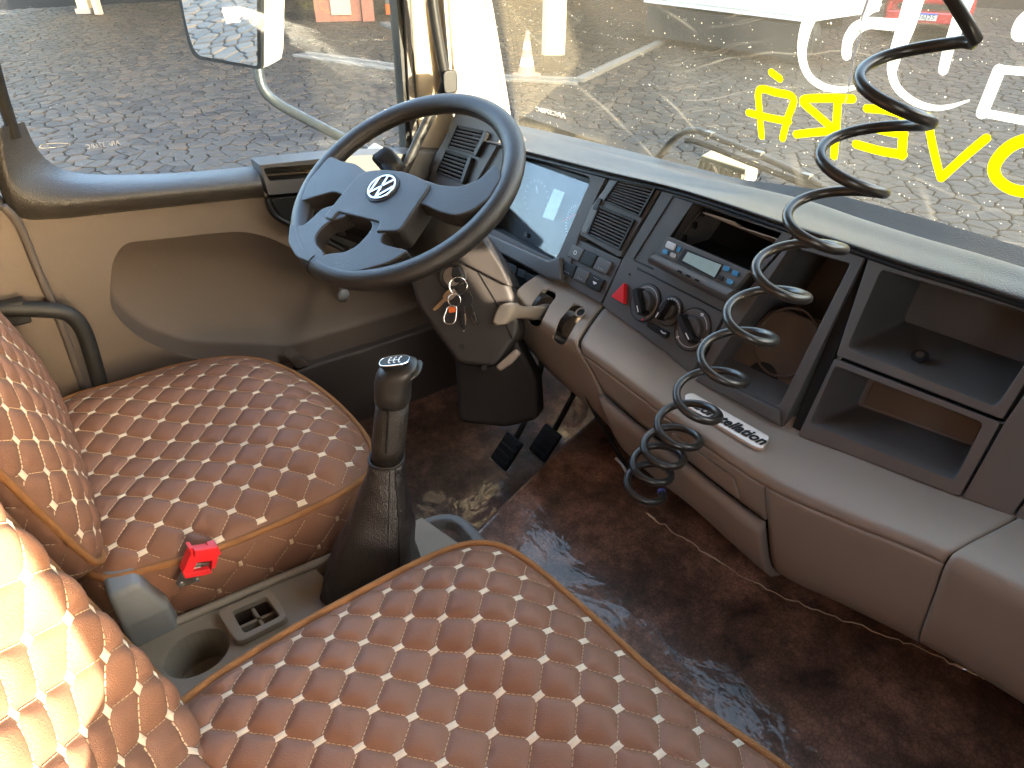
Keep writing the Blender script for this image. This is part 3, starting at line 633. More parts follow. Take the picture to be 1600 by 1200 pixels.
# sill moulding, rising at its rear end
def XP(x): return Pl(V(x, 0, 0), (1, 0, 0))
r0 = [XP(-1.755).at(x, y) for x, y in ((38, 190), (52, 222), (74, 250), (110, 268), (180, 273), (290, 269), (400, 259))]
r1 = [XP(-1.70).at(x, y) for x, y in ((18, 196), (26, 240), (48, 272), (98, 287), (180, 287), (290, 279), (404, 268))]
r2 = [XP(-1.665).at(x, y) for x, y in ((0, 200), (8, 262), (32, 304), (88, 317), (180, 310), (290, 300), (409, 288))]
r3 = [XP(-1.69).at(x, y) for x, y in ((-14, 215), (-2, 285), (24, 330), (82, 337), (180, 328), (290, 317), (413, 304))]
r4 = [XP(-1.725).at(x, y) for x, y in ((-16, 218), (-3, 290), (26, 338), (82, 343), (180, 333), (290, 321), (414, 308))]
obj('sill_moulding', loft([r0, r1, r2, r3, r4], 42, 6, flip=True), M['sill'], door, smooth=True)
SP = XP(-1.675)
so = [SP.at(x, y) for x, y in ((406, 258), (540, 244), (700, 238), (700, 300), (560, 292), (420, 305))]; sh_ = rounded([SP.at(x, y) for x, y in ((411, 263), (510, 255), (508, 276), (421, 283))], .006, 3)
obj('front_sill', plate(so, [sh_], (1, 0, 0), 0, .07), M['dash'], door); obj('sill_recess', bin_box(sh_, (1, 0, 0), .05, .98), M['black'], door)
obj('handle_cup', prism(rounded([XP(-1.7).at(x, y) for x, y in ((419, 308), (560, 295), (580, 400), (490, 362), (436, 338))], .012), (1, 0, 0), .012, .02), M['black'], door, bevel=.005)
obj('handle_lip', tube(catmull([XP(-1.69).at(x, y) for x, y in ((418, 310), (424, 330), (440, 344), (490, 368), (540, 392))], 5), .006, 8), M['black'], door, smooth=True)
gp = XP(-1.762); obj('window_pane', prism([V(-1.762, -.25, -.62), V(-1.762, .93, -.66), V(-1.762, .93, .5), V(-1.762, -.25, .5)], (1, 0, 0), .002, .002), M['sideglass'], door)
obj('etched_mark', text_on('ARC376BC', gp.at(135, 233, .004), gp.at(188, 226, .004), (1, 0, 0), .014, mirror=True), M['greyprint'], door)
obj('etched_logo', ribbon(catmull([gp.at(x, y, .004) for x, y in ((64, 226), (62, 231), (74, 231), (95, 229), (107, 227), (106, 224), (85, 224), (64, 226))], 3), .002, (1, 0, 0)), M['greyprint'], door)
obj('window_frame', prism([XP(-1.75).at(x, y) for x, y in ((612, -60), (636, -60), (646, 130), (660, 300), (636, 300), (626, 130))], (1, 0, 0), .012, .03), M['rubber'], door)
obj('frame_edge', prism([XP(-1.735).at(x, y) for x, y in ((626, -60), (634, -60), (644, 130), (656, 300), (648, 300), (636, 130))], (1, 0, 0), .008, .01), M['dash_plain'], door)
ck = DP.at(538, 470); cr_ = obj('window_crank', tube(catmull([DP.at(545, 405, .02), DP.at(540, 430, .045), DP.at(536, 455, .05)], 5), .013, 12, flat=.6), M['greyplastic'], door, smooth=True)
obj('crank_knob', rings([ell(DP.at(536, 462, o), (0, r, 0), (0, 0, r), 18) for o, r in ((.035, .014), (.05, .019), (.075, .017), (.082, .01))]), M['greyplastic'], cr_, smooth=True)

# ================================================================== OUTSIDE MIRROR
MP = Pl(atX(360, 40, -2.08), (.36, -1, -.13))
t = thing('side_mirror', atX(405, 110, -2.05), 'tall cream side mirror with grey tube arm outside the door', 'mirror')
mo = rounded([MP.at(x, y) for x, y in ((262, -90), (408, -90), (408, 109), (300, 91), (287, 40))], [.02, .02, .012, .05, .05], 5)
mi = rounded([MP.at(x, y, .002) for x, y in ((270, -85), (402, -85), (403, 103), (306, 86), (292, 40))], [.02, .02, .01, .045, .05], 5)
obj('mirror_rim', prism(mo, MP.n, .0, .02), M['black'], t); obj('mirror_glass', prism(mi, MP.n, .002, .0), M['mirror'], t)
c = sum(mo, Vector())/len(mo)
obj('housing', rings([[p-MP.n*.01 for p in mo]]+[[c+(p-c)*s-MP.n*dd for p in mo] for dd, s in ((.03, 1.0), (.075, .97), (.1, .86), (.108, .6))]), M['cream'], t, smooth=True)
ar = [atX(x, y, X) for x, y, X in ((402, 85, -2.08), (404, 112, -2.07), (412, 140, -2.06), (436, 163, -2.04), (480, 187, -1.99), (540, 218, -1.92), (590, 245, -1.87), (640, 275, -1.82))]
obj('arm', tube(catmull(ar, 5), .014, 12), M['metalgrey'], t, smooth=True)
t = thing('mirror_bracket', atX(580, 235, -1.9), 'cream mirror bracket on the cab corner behind the steering wheel', 'bracket')
obj('bracket_arm', prism(rounded([atX(x, y, -1.84) for x, y in ((548, 262), (592, 226), (606, 240), (604, 275), (560, 280))], .006), (1, 0, 0), .02, .03), M['cream'], t, bevel=.005)
obj('bracket_base', prism([atX(x, y, -1.82) for x, y in ((560, 268), (606, 262), (606, 282), (565, 284))], (1, 0, 0), .012, .02), M['metalgrey'], t, bevel=.003)

# ================================================================== DASHBOARD
T25 = R_(25); DN = Vector((0, -math.cos(T25), math.sin(T25))); DF = Pl(V(0, .95, -.55), DN)
dash = thing('dashboard', V(-.8, 1.0, -.9), 'charcoal and taupe truck dashboard with cluster, vents, bins and drawers', 'dashboard')
c2 = crop(640, 170, .20833); c4 = crop(640, 180, .35); c5 = crop(900, 300, .4375); ck4 = crop(940, 420, .125); cr3 = crop(1000, 300, .16667)
FWD = Vector((0, 1, 0))
def face(name, outer, holes, m=None, th=.03, off=.0, r=.004, hr=.006, parent=None):
    o = rounded(DF.poly(outer, off), r, 3); hs = [rounded(DF.poly(h, off), hr, 4) for h in holes]
    return obj(name, plate(o, hs, DN, 0, th), m or M['dash'], parent or dash), hs
# top pad
PZ = Pl(V(-.4, 0, -.415), (-.067, 0, 1))
P0 = [WS.at(x, y, .012) for x, y in ((700, 172), (775, 188), (890, 213), (1000, 240), (1090, 263), (1160, 280), (1268, 295), (1375, 322), (1487, 353), (1600, 387), (1760, 436), (1990, 500))]
P2 = [PZ.at(x, y, .002) for x, y in ((690, 178), (765, 194), (880, 222), (985, 250), (1075, 274), (1148, 287), (1257, 312), (1347, 342), (1440, 371), (1545, 401), (1690, 446), (1900, 508))]
P1 = [a.lerp(b, .5)-Vector((0, 0, (.006 if i < 5 else .012 if i < 6 else .035))) for i, (a, b) in enumerate(zip(P0, P2))]
P3 = [PZ.at(x, y, 0) for x, y in ((668, 190), (745, 206), (860, 234), (960, 260), (1052, 283), (1130, 300), (1240, 331), (1330, 360), (1425, 390), (1520, 418), (1660, 462), (1860, 524))]
P4 = [DF.at(x, y, .02) for x, y in ((660, 198), (737, 214), (850, 242), (948, 267), (1042, 289), (1121, 312), (1232, 349), (1322, 378), (1416, 410), (1510, 438), (1645, 482), (1840, 544))]
P5 = [DF.at(x, y, .004) for x, y in ((656, 203), (733, 218), (846, 247), (944, 271), (1038, 293), (1117, 317), (1228, 355), (1318, 384), (1412, 416), (1506, 444), (1640, 488), (1835, 550))]
obj('top_pad', loft([q_[1:] for q_ in (P0, P1, P2, P3, P4, P5)], 60, 6), M['pad'], dash, smooth=True)
obj('pad_line', tube(catmull([DF.at(x, y, .004) for x, y in ((790, 236), (850, 251), (948, 276), (1042, 297), (1121, 321), (1232, 360), (1322, 389), (1416, 421), (1510, 449), (1645, 493))], 5), .004, 6), M['black'], dash)
# left vent tower
lv = [(668, 292), (676, 250), (702, 204), (700, 201), (713, 175), (765, 187), (785, 205), (778, 225), (735, 300)]
vh = [[(717, 196), (763, 206), (745, 243), (701, 231)], [(699, 234), (738, 246), (724, 287), (683, 271)]]
def vent(parent, quad, n, name='air_vent', off=.0):
    """louvred outlet: dark throat, frame and separate slats"""
    q = DF.poly(quad, off); f = obj(name, plate(q, [[sum(q, Vector())/4+(p-sum(q, Vector())/4)*.93 for p in q]], DN, .006, .01), M['black'], parent)
    obj('throat', bin_box(q, DN, .06, .8), M['cavity'], f)
    a, b, c, d = q; first = None
    for i in range(n):
        t = (i+.6)/n; p0, p1 = a.lerp(d, t), b.lerp(c, t); x = (p1-p0); ln = x.length; x.normalize(); y = DN.cross(x); tilt = (y*.75+DN*.65).normalized()
        o = obj('slat', box((p0+p1)/2+DN*.002, ln*.97, (a-d).length/n*.62, .0022, (x, tilt, x.cross(tilt))), M['dash_plain'], f)
    for t in (.36, .66): obj('fin', box(a.lerp(b, t).lerp(d.lerp(c, t), .5)-DN*.02, .0025, (a-d).length*.9, .03, ((b-a).normalized(), (a-d).normalized(), DN)), M['black'], f)
    return f
vp, _ = face('vent_tower', lv, vh, th=.09, off=.012, r=.01, hr=.003)
for q in vh: vent(dash, q, 7, off=.012)
for q in vh:                                                                       # cupped right-hand cheek of each outlet
    a, b = DF.at(*q[1], .012), DF.at(*q[2], .012); r_ = (b-a).cross(DN).normalized()
    obj('vent_cheek', prism([a, b, b-r_*.014, a-r_*.016], DN, .014, 0), M['black'], dash, bevel=.002)
for i in range(6):
    x, y = 702-(702-670)*i/5, 212+(285-212)*i/5
    obj('tower_tooth', prism([DF.at(x, y, .0), DF.at(x+6, y-3, .0), DF.at(x+7, y+3, 0), DF.at(x, y+4, 0)], DN, .012, .0), M['black'], dash)
# instrument cluster
co = [(742, 219), (800, 230), (951, 270), (935, 300), (905, 365), (882, 440), (862, 436), (785, 392), (738, 358), (740, 300)]
ch = [(800, 238), (925, 277), (868, 408), (760, 352)]
_, hs = face('cluster_bezel', co, [ch], th=.03, off=.004, r=.008, hr=.018)
clu = obj('instrument_cluster', bin_box(hs[0], DN, .045, .97), M['black'], dash)
lens = obj('cluster_lens', prism([p-DN*.02 for p in rounded(DF.poly([(806, 246), (922, 288), (868, 405), (763, 353)], .004), .012, 4)], DN, 0, .002), M['lens'], clu)
def onlens(pts, d=-.03): return [DF.at(x, y, d) for x, y in pts]
obj('cluster_display', prism(onlens([(866, 295), (883, 301), (865, 345), (848, 339)]), DN, .001, .0), M['lcd'], clu)
obj('trip_button', disc(DF.at(827, 369, -.018), DN, .0055, .012, 18), M['black'], clu)
redneedle = mat('red needle', (.6, .05, .05), .5)
obj('needle', ribbon(onlens([(880, 345), (906, 331)]), .0022, DN), redneedle, clu); obj('needle', ribbon(onlens([(838, 291), (840, 302)]), .0022, DN), M['greyprint'], clu)
tk = []
for cx, cy, rx, a0, a1 in ((838, 310, 30, 2.2, 6.9), (905, 352, 34, 2.4, 4.4)):
    for i in range(15):
        a = a0+(a1-a0)*i/14; p = DF.at(cx+rx*.8*math.cos(a)*.7, cy+rx*math.sin(a)*.9, -.03); q = DF.at(cx+rx*.9*math.cos(a)*.7, cy+rx*1.1*math.sin(a)*.9, -.03)
        tk.append(ribbon([p, q], .0012, DN))
obj('dial_ticks', join(*tk), M['greyprint'], clu)
# lower lip of the cluster
obj('cluster_lip', prism(DF.poly([(736, 357), (742, 354), (862, 408), (880, 402), (882, 440), (862, 437), (790, 398), (744, 375)], .004), DN, .012, .01), M['dash_plain'], dash, bevel=.004)
# open fuse bay under the cluster with stepped connectors
obj('fuse_bay', bin_box(DF.poly([(742, 378), (800, 402), (850, 432), (842, 446), (800, 452), (760, 420)], -.01), DN, .05, .9), M['cavity'], dash)
for i in range(4):
    x, y = 782+i*15, 402+i*8
    obj('connector', prism(DF.poly([(x, y), (x+15, y+7), (x+13, y+20), (x-2, y+13)], -.016+.004*(i % 2)), DN, .01, .02), M['black'], dash, bevel=.0015)
# centre vents with adjuster strip
vo = [(956, 274), (1036, 288), (968, 402), (905, 366)]
v1 = [(968, 281), (1028, 293), (1001, 340), (944, 315)]; v2 = [(938, 321), (994, 344), (970, 392), (919, 367)]
face('vent_panel', vo, [v1, v2], th=.03, off=.003, r=.005, hr=.003)
for q, n in ((v1, 10), (v2, 10)): vent(dash, q, n, off=.003)
obj('vent_strip', prism(DF.poly([(957, 281), (966, 284), (934, 330), (917, 366), (908, 362), (926, 322)], .003), DN, .003, 0), M['dash_plain'], dash, bevel=.001)
obj('vent_wheel', prism(DF.poly([(936, 309), (943, 312), (935, 330), (928, 327)], .004), DN, .006, .01), M['black'], dash, bevel=.002)
# switches
face('switch_panel', [(897, 371), (971, 406), (938, 474), (872, 436)], [], th=.02, off=.0, r=.004)
sw = [[(735, 577), (788, 601), (760, 655), (710, 631)], [(792, 603), (846, 629), (818, 684), (764, 657)], [(851, 632), (912, 660), (885, 715), (823, 687)],
      [(700, 651), (753, 675), (731, 729), (680, 705)], [(757, 678), (813, 704), (789, 757), (735, 731)], [(818, 707), (876, 738), (850, 792), (793, 762)]]
for i, q in enumerate(sw):
    p = rounded(DF.poly(c4(q), .001), .003, 3); s = obj('switch', prism(p, DN, .006, .01), M['black' if i % 2 else 'dash_plain'], dash, bevel=.0018)
    cc = sum(p, Vector())/len(p)+DN*.0062
    if i == 0: obj('switch_symbol', ribbon([cc+Vector((math.cos(a)*.004, 0, 0))+DN.cross(Vector((1, 0, 0)))*math.sin(a)*.004 for a in np.linspace(0, 6.2, 9)], .0013, DN), M['white'], s)
    elif i == 5: obj('switch_symbol', prism([cc+Vector((x*.001, 0, 0))+DN.cross(Vector((1, 0, 0)))*(-y*.001) for x, y in ((-5, -1), (-3, 1), (-1, 3), (2, 3), (4, 1), (6, 1), (6, -2), (-5, -2))], DN, .0006, 0), M['white'], s)
    if i in (2, 3, 4, 5):
        for k in (-1, 0, 1): obj('switch_dot', disc(cc+Vector((k*.006, 0, 0))+DN.cross(Vector((1, 0, 0)))*(-.007 if i != 5 else -.009)*(1 if i != 5 else -1), DN, .001, .0005, 8), M['greyprint'], s)
# centre stack
so_ = [(1040, 290), (1130, 318), (1243, 363), (1137, 481), (1079, 585), (1040, 550), (941, 477), (973, 405)]
ro = [(1083, 317), (1222, 364), (1172, 424), (1137, 472), (1018, 412), (1048, 368)]
face('centre_stack', so_, [ro], th=.03, off=.002, r=.006, hr=.004)
for a, b in (((1052, 306), (990, 405)), ((992, 407), (1020, 420)), ((996, 419), (1128, 487)), ((1052, 306), (1232, 362))):
    obj('stack_seam', tube([DF.at(*a, .003), DF.at(*b, .003)], .0016, 6), M['black'], dash)
mouth = DF.poly([(1083, 317), (1222, 364), (1150, 452), (1030, 396)], .002)
bay = obj('radio_bay', bin_box(mouth, DN, .1, .96, shift=(0, .03, .045)), M['cavity'], dash)
a, b, c, d = mouth; back = Vector((0, .1, .0))
obj('bay_lining', prism([a+Vector((.006, .02, -.012)), a+Vector((.006, .11, -.02)), d+Vector((.006, .11, -.03)), d+Vector((.006, .02, 0))], (1, 0, 0), .002, 0), M['tin'], bay)
obj('bay_flap', prism([a+Vector((.01, .014, -.016)), a.lerp(b, .45)+Vector((0, .014, -.014)), a.lerp(b, .5)+Vector((0, .02, -.022)), b+Vector((-.008, .014, -.018)), b+Vector((-.02, .085, -.06)), a+Vector((.05, .1, -.055))], (0, -.5, -.8), .002, 0), M['card'], bay)
for tx, ty in ((1098, 333), (1086, 352), (1070, 372)): obj('bay_clip', box(DF.at(tx, ty, -.02), .006, .006, .012), M['black'], bay)
# lone hazard button, heater knobs and their print
hz = DF.poly(ck4([(322, 178), (158, 355), (315, 448)]), .002)
obj('hazard_button', prism(rounded(hz, .003, 2), DN, .011, .005), M['red'], dash, bevel=.0012)
def knob(cpx, r, ang, symbols):
    c = DF.at(*cpx, .003); x = Vector((1, 0, 0)); y = DN.cross(x); k = obj('heater_knob', prism(ell(c, x*r, y*r*1.06, 40), DN, .001, .008), M['black'], dash)
    obj('dial_plate', prism(ell(c+DN*.001, x*r*.93, y*r*.99, 40), DN, .001, 0), M['dash_plain'], k)
    obj('dial_body', rings([ell(c+DN*h, x*r*s, y*r*s, 32) for h, s in ((.002, .64), (.012, .6), (.014, .55))]), M['dash'], k)
    u = x*math.cos(ang)+y*math.sin(ang); v_ = DN.cross(u)
    obj('pointer', rings([ell(c+DN*h, u*r*a, v_*r*b, 16, 5) for h, a, b in ((.006, .78, .24), (.026, .74, .2), (.029, .68, .15))]), M['black'], k)
    obj('pointer_mark', ribbon([c+DN*.0295+u*r*.3, c+DN*.0295+u*r*.62], .002, DN), M['white'], k)
    obj('dial_arc', ribbon([c+DN*.0022+x*r*.8*math.cos(t)+y*r*.85*math.sin(t) for t in np.linspace(*symbols, 14)], .0014, DN), M['greyprint'], k)
    return k, c, x, y
k1 = knob((1008.5, 473), .036, R_(-47), (2.6, -.9)); k2 = knob((1047, 486), .0275, R_(-100), (2.0, .2)); k3 = knob((1082, 515), .0385, R_(-32), (1.5, .4))
obj('red_mark', disc(k1[1]+DN*.002+k1[2]*.012-k1[3]*.031, DN, .0022, .0008, 10), M['red'], k1[0])
for i, ang in enumerate((2.2, 1.9, 1.6, 1.3, 1.0, .7, .4)): obj('dial_digit', box(k2[1]+DN*.0024+k2[2]*.0215*math.cos(ang)+k2[3]*.023*math.sin(ang), .0016, .003, .0006, (k2[2], k2[3], DN)), M['white'], k2[0])
for ang in (1.35, -.25, -2.3): obj('dial_symbol', box(k3[1]+DN*.0024+k3[2]*.031*math.cos(ang)+k3[3]*.033*math.sin(ang), .005, .005, .0006, (k3[2], k3[3], DN)), M['white'], k3[0])
obj('dial_arc', ribbon([k3[1]+DN*.0022+k3[2]*.0385*.8*math.cos(t)+k3[3]*.0385*.85*math.sin(t) for t in np.linspace(3.6, 5.8, 14)], .0014, DN), M['greyprint'], k3[0])
pb = DF.poly(ck4([(600, 660), (860, 800), (815, 880), (575, 720)]), .003); obj('rear_heat_button', prism(rounded(pb, .004, 3), DN, .006, .004), M['black'], dash, bevel=.002)
obj('button_symbol', ribbon([DF.at(1033, 517, .0102), DF.at(1036, 520, .0102), DF.at(1040, 521, .0102)], .0022, DN), M['white'], dash)
obj('button_split', ribbon([DF.at(1029.5, 510, .0096), DF.at(1026, 517, .0096)], .001, DN), M['cavity'], dash)
obj('trim_pin', disc(DF.at(983.5, 428.5, .003), DN, .002, .001, 10), M['cavity'], dash)
# open pocket, bins and the right-hand facings
po = [(1246, 366), (1352, 400), (1222, 668), (1085, 592), (1140, 484)]; ph = [(1235, 385), (1329, 412), (1217, 635), (1106, 580)]
_, hs = face('pocket_frame', po, [ph], M['dash_plain'], off=.0, r=.004, hr=.005)
pk = obj('open_pocket', bin_box(hs[0], DN, .1, .95, shift=(0, .08, .05)), M['dash'], dash)
obj('pocket_step', prism(rounded(DF.poly([(1207, 478), (1292, 505), (1222, 628), (1112, 580)], -.055), .02, 5), DN, .0, .06), M['brownin'], pk, bevel=.006)
obj('pocket_recess', tube(ell(DF.at(1228, 535, -.054), Vector((.055, 0, 0)), DN.cross(Vector((1, 0, 0)))*.06, 32), .0025, 6, closed=True), M['brownin'], pk)
obj('pocket_hole', disc(DF.at(1190, 592, -.056), DN, .03, .003, 24), M['cavity'], pk)
obj('pocket_rim', prism(DF.poly([(1100, 583), (1220, 640), (1222, 666), (1087, 594)], .003), DN, .006, 0), M['dash_plain'], dash, bevel=.003)
bo = [(1358, 402), (1640, 482), (1650, 560), (1566, 655), (1309, 556), (1292, 560)]
b1 = [(1377, 421), (1648, 500), (1556, 636), (1324, 543)]; b2 = [(1305, 571), (1537, 661), (1491, 751), (1265, 661)]
_, hs1 = face('bin_frame', [(1358, 402), (1680, 494), (1600, 600), (1566, 655), (1307, 555)], [b1], M['dash_plain'], off=.002, r=.004, hr=.008)
_, hs2 = face('bin_frame', [(1304, 560), (1563, 660), (1499, 776), (1247, 680)], [b2], M['dash_plain'], off=.002, r=.004, hr=.008)
n1 = obj('storage_bin', bin_box(hs1[0], DN, .06, .93, shift=(.004, .075, .03)), M['dash'], dash); n2 = obj('storage_bin', bin_box(hs2[0], DN, .05, .84, shift=(.004, .045, .02)), M['dash_plain'], dash)
sc = DF.at(1437, 557, -.03); obj('bin_screw', disc(sc+Vector((0, 0, -.0)), (0, -.35, .94), .012, .003, 20), M['black'], n1); obj('screw_head', disc(sc+Vector((0, -.001, .003)), (0, -.35, .94), .0055, .002, 14), M['steel'], n1)
q = hs2[0]; cc = sum(q, Vector())/len(q)
bk2 = [cc+(p-cc)*.84*.9-DN*.05+Vector((.004, .045, .02)) for p in q]; obj('bin_lining', prism(bk2, DN, .0015, .001), M['brownin'], n2)
face('corner_facing', [(1571, 659), (1610, 603), (1700, 640), (1580, 806), (1504, 777)], [], M['dash_plain'], off=.001, r=.003); face('corner_facing', [(1614, 600), (1690, 505), (1900, 590), (1840, 680), (1705, 637)], [], M['dash_plain'], off=.001, r=.003)
face('corner_facing', [(1706, 643), (1840, 686), (1760, 880), (1585, 808)], [], M['dash_plain'], off=.001, r=.003)

# taupe lower dash: one smooth surface cut into its panels
ST = [((842, 428), (806, 462), (800, 505)), ((880, 450), (842, 505), (850, 572)), ((940, 487), (905, 545), (925, 640)), ((1010, 533), (985, 603), (1010, 722)), ((1090, 590), (1075, 672), (1090, 785)),
      ((1220, 668), (1195, 752), (1210, 890)), ((1340, 715), (1310, 805), (1300, 936)), ((1480, 770), (1395, 838), (1370, 970)), ((1590, 808), (1480, 874), (1435, 1003)), ((1720, 855), (1600, 935), (1540, 1062)), ((1900, 925), (1790, 1040), (1700, 1165))]
rows = [[] for _ in range(7)]
for i, (a, b, c) in enumerate(ST):
    A = DF.at(*a, .0); B = atY(*b, .775); C = atY(*c, .81)
    rows[0].append(A+Vector((0, .03, .012))); rows[1].append(A)
    rows[2].append(A.lerp(B, .8)+Vector((0, 0, .010))); rows[3].append(B)
    rows[4].append(B.lerp(C, .3)+Vector((0, -.005, 0))); rows[5].append(C); rows[6].append(C+Vector((0, .09, -.03)))
def cm(P, t):
    n = len(P); i = min(int(t), n-2); t -= i; p0, p1, p2, p3 = P[max(i-1, 0)], P[i], P[i+1], P[min(i+2, n-1)]
    return .5*((2*p1)+(p2-p0)*t+(2*p0-5*p1+4*p2-p3)*t*t+(3*p1-p0-3*p2+p3)*t**3)
def LF(u, v): return cm([cm(r, u) for r in rows], v)
def panel(name, ufun0, ufun1, v0, v1, m, nu=30, nv=20, th=.014, label=None):
    vs, fs = [], []
    for j in range(nv+1):
        v = v0+(v1-v0)*j/nv; a, b = (f(v) if callable(f) else f for f in (ufun0, ufun1))
        vs += [LF(a+(b-a)*i/nu, v) for i in range(nu+1)]
    for j in range(nv):
        for i in range(nu):
            q = j*(nu+1)+i; fs.append((q, q+1, q+nu+2, q+nu+1))
    md = len(fs)//2; p = [vs[i] for i in fs[md]]
    if geometry.normal(p).dot(CAM-p[0]) < 0: fs = [tuple(reversed(f)) for f in fs]
    return obj(name, (vs, fs), m, dash, smooth=True, solid=th, label=label)
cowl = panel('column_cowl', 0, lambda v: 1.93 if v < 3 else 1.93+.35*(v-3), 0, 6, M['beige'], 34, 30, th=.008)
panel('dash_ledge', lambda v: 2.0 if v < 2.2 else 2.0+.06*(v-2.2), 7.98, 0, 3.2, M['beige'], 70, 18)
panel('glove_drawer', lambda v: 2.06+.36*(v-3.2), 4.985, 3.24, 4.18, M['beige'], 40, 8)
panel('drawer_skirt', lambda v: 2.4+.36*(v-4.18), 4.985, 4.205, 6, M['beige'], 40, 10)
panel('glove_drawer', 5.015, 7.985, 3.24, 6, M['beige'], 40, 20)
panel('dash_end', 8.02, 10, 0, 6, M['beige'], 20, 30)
# raised grip pad on the near drawer
g = [LF(u, v)+Vector((0, -.004, 0)) for u, v in ((3.75, 3.62), (4.62, 3.62), (4.7, 4.1), (3.85, 4.1))]
obj('drawer_grip', prism(rounded(g, .008, 3), (0, -1, .1), .002, .004), M['beige'], dash, bevel=.003)
# boolean slots for the brake levers
def cut(o, polys, d0, d1):
    vfs = []
    for pl in polys: vfs.append(rings([[atD(x, y, d0) for x, y in pl], [atD(x, y, d1) for x, y in pl]]))
    bm = bmesh.new(); v, f = join(*vfs); bv = [bm.verts.new(Vector(p)-LOC[o.name]) for p in v]
    for q in f: bm.faces.new([bv[i] for i in q])
    bmesh.ops.recalc_face_normals(bm, faces=bm.faces); me = bpy.data.meshes.new('cut'); bm.to_mesh(me); bm.free()
    co_ = bpy.data.objects.new('cut', me); COL.objects.link(co_); co_.location = LOC[o.name]
    ext = lambda m_: max((max(v.co[k] for v in m_.vertices)-min(v.co[k] for v in m_.vertices)) if len(m_.vertices) else 0 for k in range(3))
    n0_, e0_ = len(o.data.vertices), ext(o.data); md = o.modifiers.new('cut', 'BOOLEAN'); md.object = co_; md.operation = 'DIFFERENCE'; nm = None
    for sv, slf in (('EXACT', True), ('EXACT', False), ('FAST', False)):
        md.solver = sv
        if sv == 'EXACT': md.use_self = slf
        dg = bpy.context.evaluated_depsgraph_get(); dg.update(); nm = bpy.data.meshes.new_from_object(o.evaluated_get(dg))
        if ext(nm) > .93*e0_ and len(nm.vertices) > n0_: break
    o.modifiers.clear(); o.data = nm
    bpy.data.objects.remove(co_); return o
def px_round(pts, r): return [(p.x, p.y) for p in rounded([Vector((x, y, 0)) for x, y in pts], r, 4)]
slot1 = px_round([(850, 451), (872, 460), (858, 478), (842, 512), (824, 504), (832, 472)], 9); slot2 = px_round([(897, 475), (919, 484), (900, 506), (880, 541), (864, 532), (874, 500)], 9)
cut(cowl, [slot1, slot2], 1.2, 1.75)
for s_ in (slot1, slot2):
    b = [atD(x, y, 1.66) for x, y in s_]; cc = sum(b, Vector())/len(b); obj('slot_lining', bin_box([cc+(p-cc)*1.5 for p in b], -ray(868, 490).normalized(), .03), M['cavity'], dash)
    obj('lever_drum', rings([ell(cc-ray(868, 490)*.06+Vector((o, 0, 0)), Vector((0, .03, 0)), Vector((0, 0, .03)), 20) for o in (-.012, .012)]), M['brownin'], dash)
bk = obj('brake_lever', rings([ell(atD(x, y, d), RT*w0, (UP+RT*.35).normalized()*h0, 16, 3.2) for x, y, d, w0, h0 in ((850, 486, 1.5, .012, .017), (838, 489, 1.46, .012, .016), (815, 488, 1.42, .012, .013), (802, 488, 1.405, .012, .016), (798, 489, 1.4, .014, .022), (790, 490, 1.39, .014, .0235), (783, 492, 1.385, .013, .022), (781, 492, 1.385, .008, .016))]), mat('grey taupe lever plastic', (.2, .165, .13), .45, .5, bevel=.003), dash, smooth=True)
hp = LF(1.72, 1.45); obj('trim_hole', disc(hp+Vector((0, -.002, .004)), (0, -.5, .85), .011, .002, 18), M['cavity'], dash)
obj('hole_ring', tube(ell(hp+Vector((0, -.003, .006)), (.011, 0, 0), Vector((0, .85, .5))*.011, 20), .0022, 6, closed=True), M['beige'], dash)
# name badge on the ledge
u0, u1, vv_ = 4.02, 4.97, 2.42
a0, a1 = LF(4.0, 1.95), LF(4.98, 2.0); nx = (a1-a0).normalized(); dv = (LF(4.5, 2.15)-LF(4.5, 1.75)).normalized(); nn = dv.cross(nx).normalized()
if nn.dot(CAM-a0) < 0: nn = -nn
BPn = Pl(LF(4.5, 1.95)+nn*.004, nn)
bp = rounded(BPn.poly([(1070, 618), (1082, 615), (1203, 684), (1192, 703), (1178, 700), (1072, 636)]), .006, 4)
bd = obj('name_badge', prism(bp, nn, .003, .004), M['plate'], dash, bevel=.0012)
obj('badge_lettering', text_on('Constellation', BPn.at(1078, 634, .003), BPn.at(1192, 697, .003), nn, .024, shear=.35, lift=.0012, bold=.0006), M['blackprint'], bd)
# mounting plates behind / under the dash keep the inside dark
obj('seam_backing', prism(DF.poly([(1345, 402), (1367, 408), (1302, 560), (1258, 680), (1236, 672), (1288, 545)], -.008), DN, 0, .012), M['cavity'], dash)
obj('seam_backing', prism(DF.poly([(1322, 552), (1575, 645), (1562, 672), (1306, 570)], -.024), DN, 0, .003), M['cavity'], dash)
obj('dash_end_block', box(V(.27, 1.08, -.69), .54, .26, .52), M['dash_plain'], dash)
obj('under_panel', box(V(-.55, 1.05, -.86), 1.9, .4, .02), M['cavity'], dash)

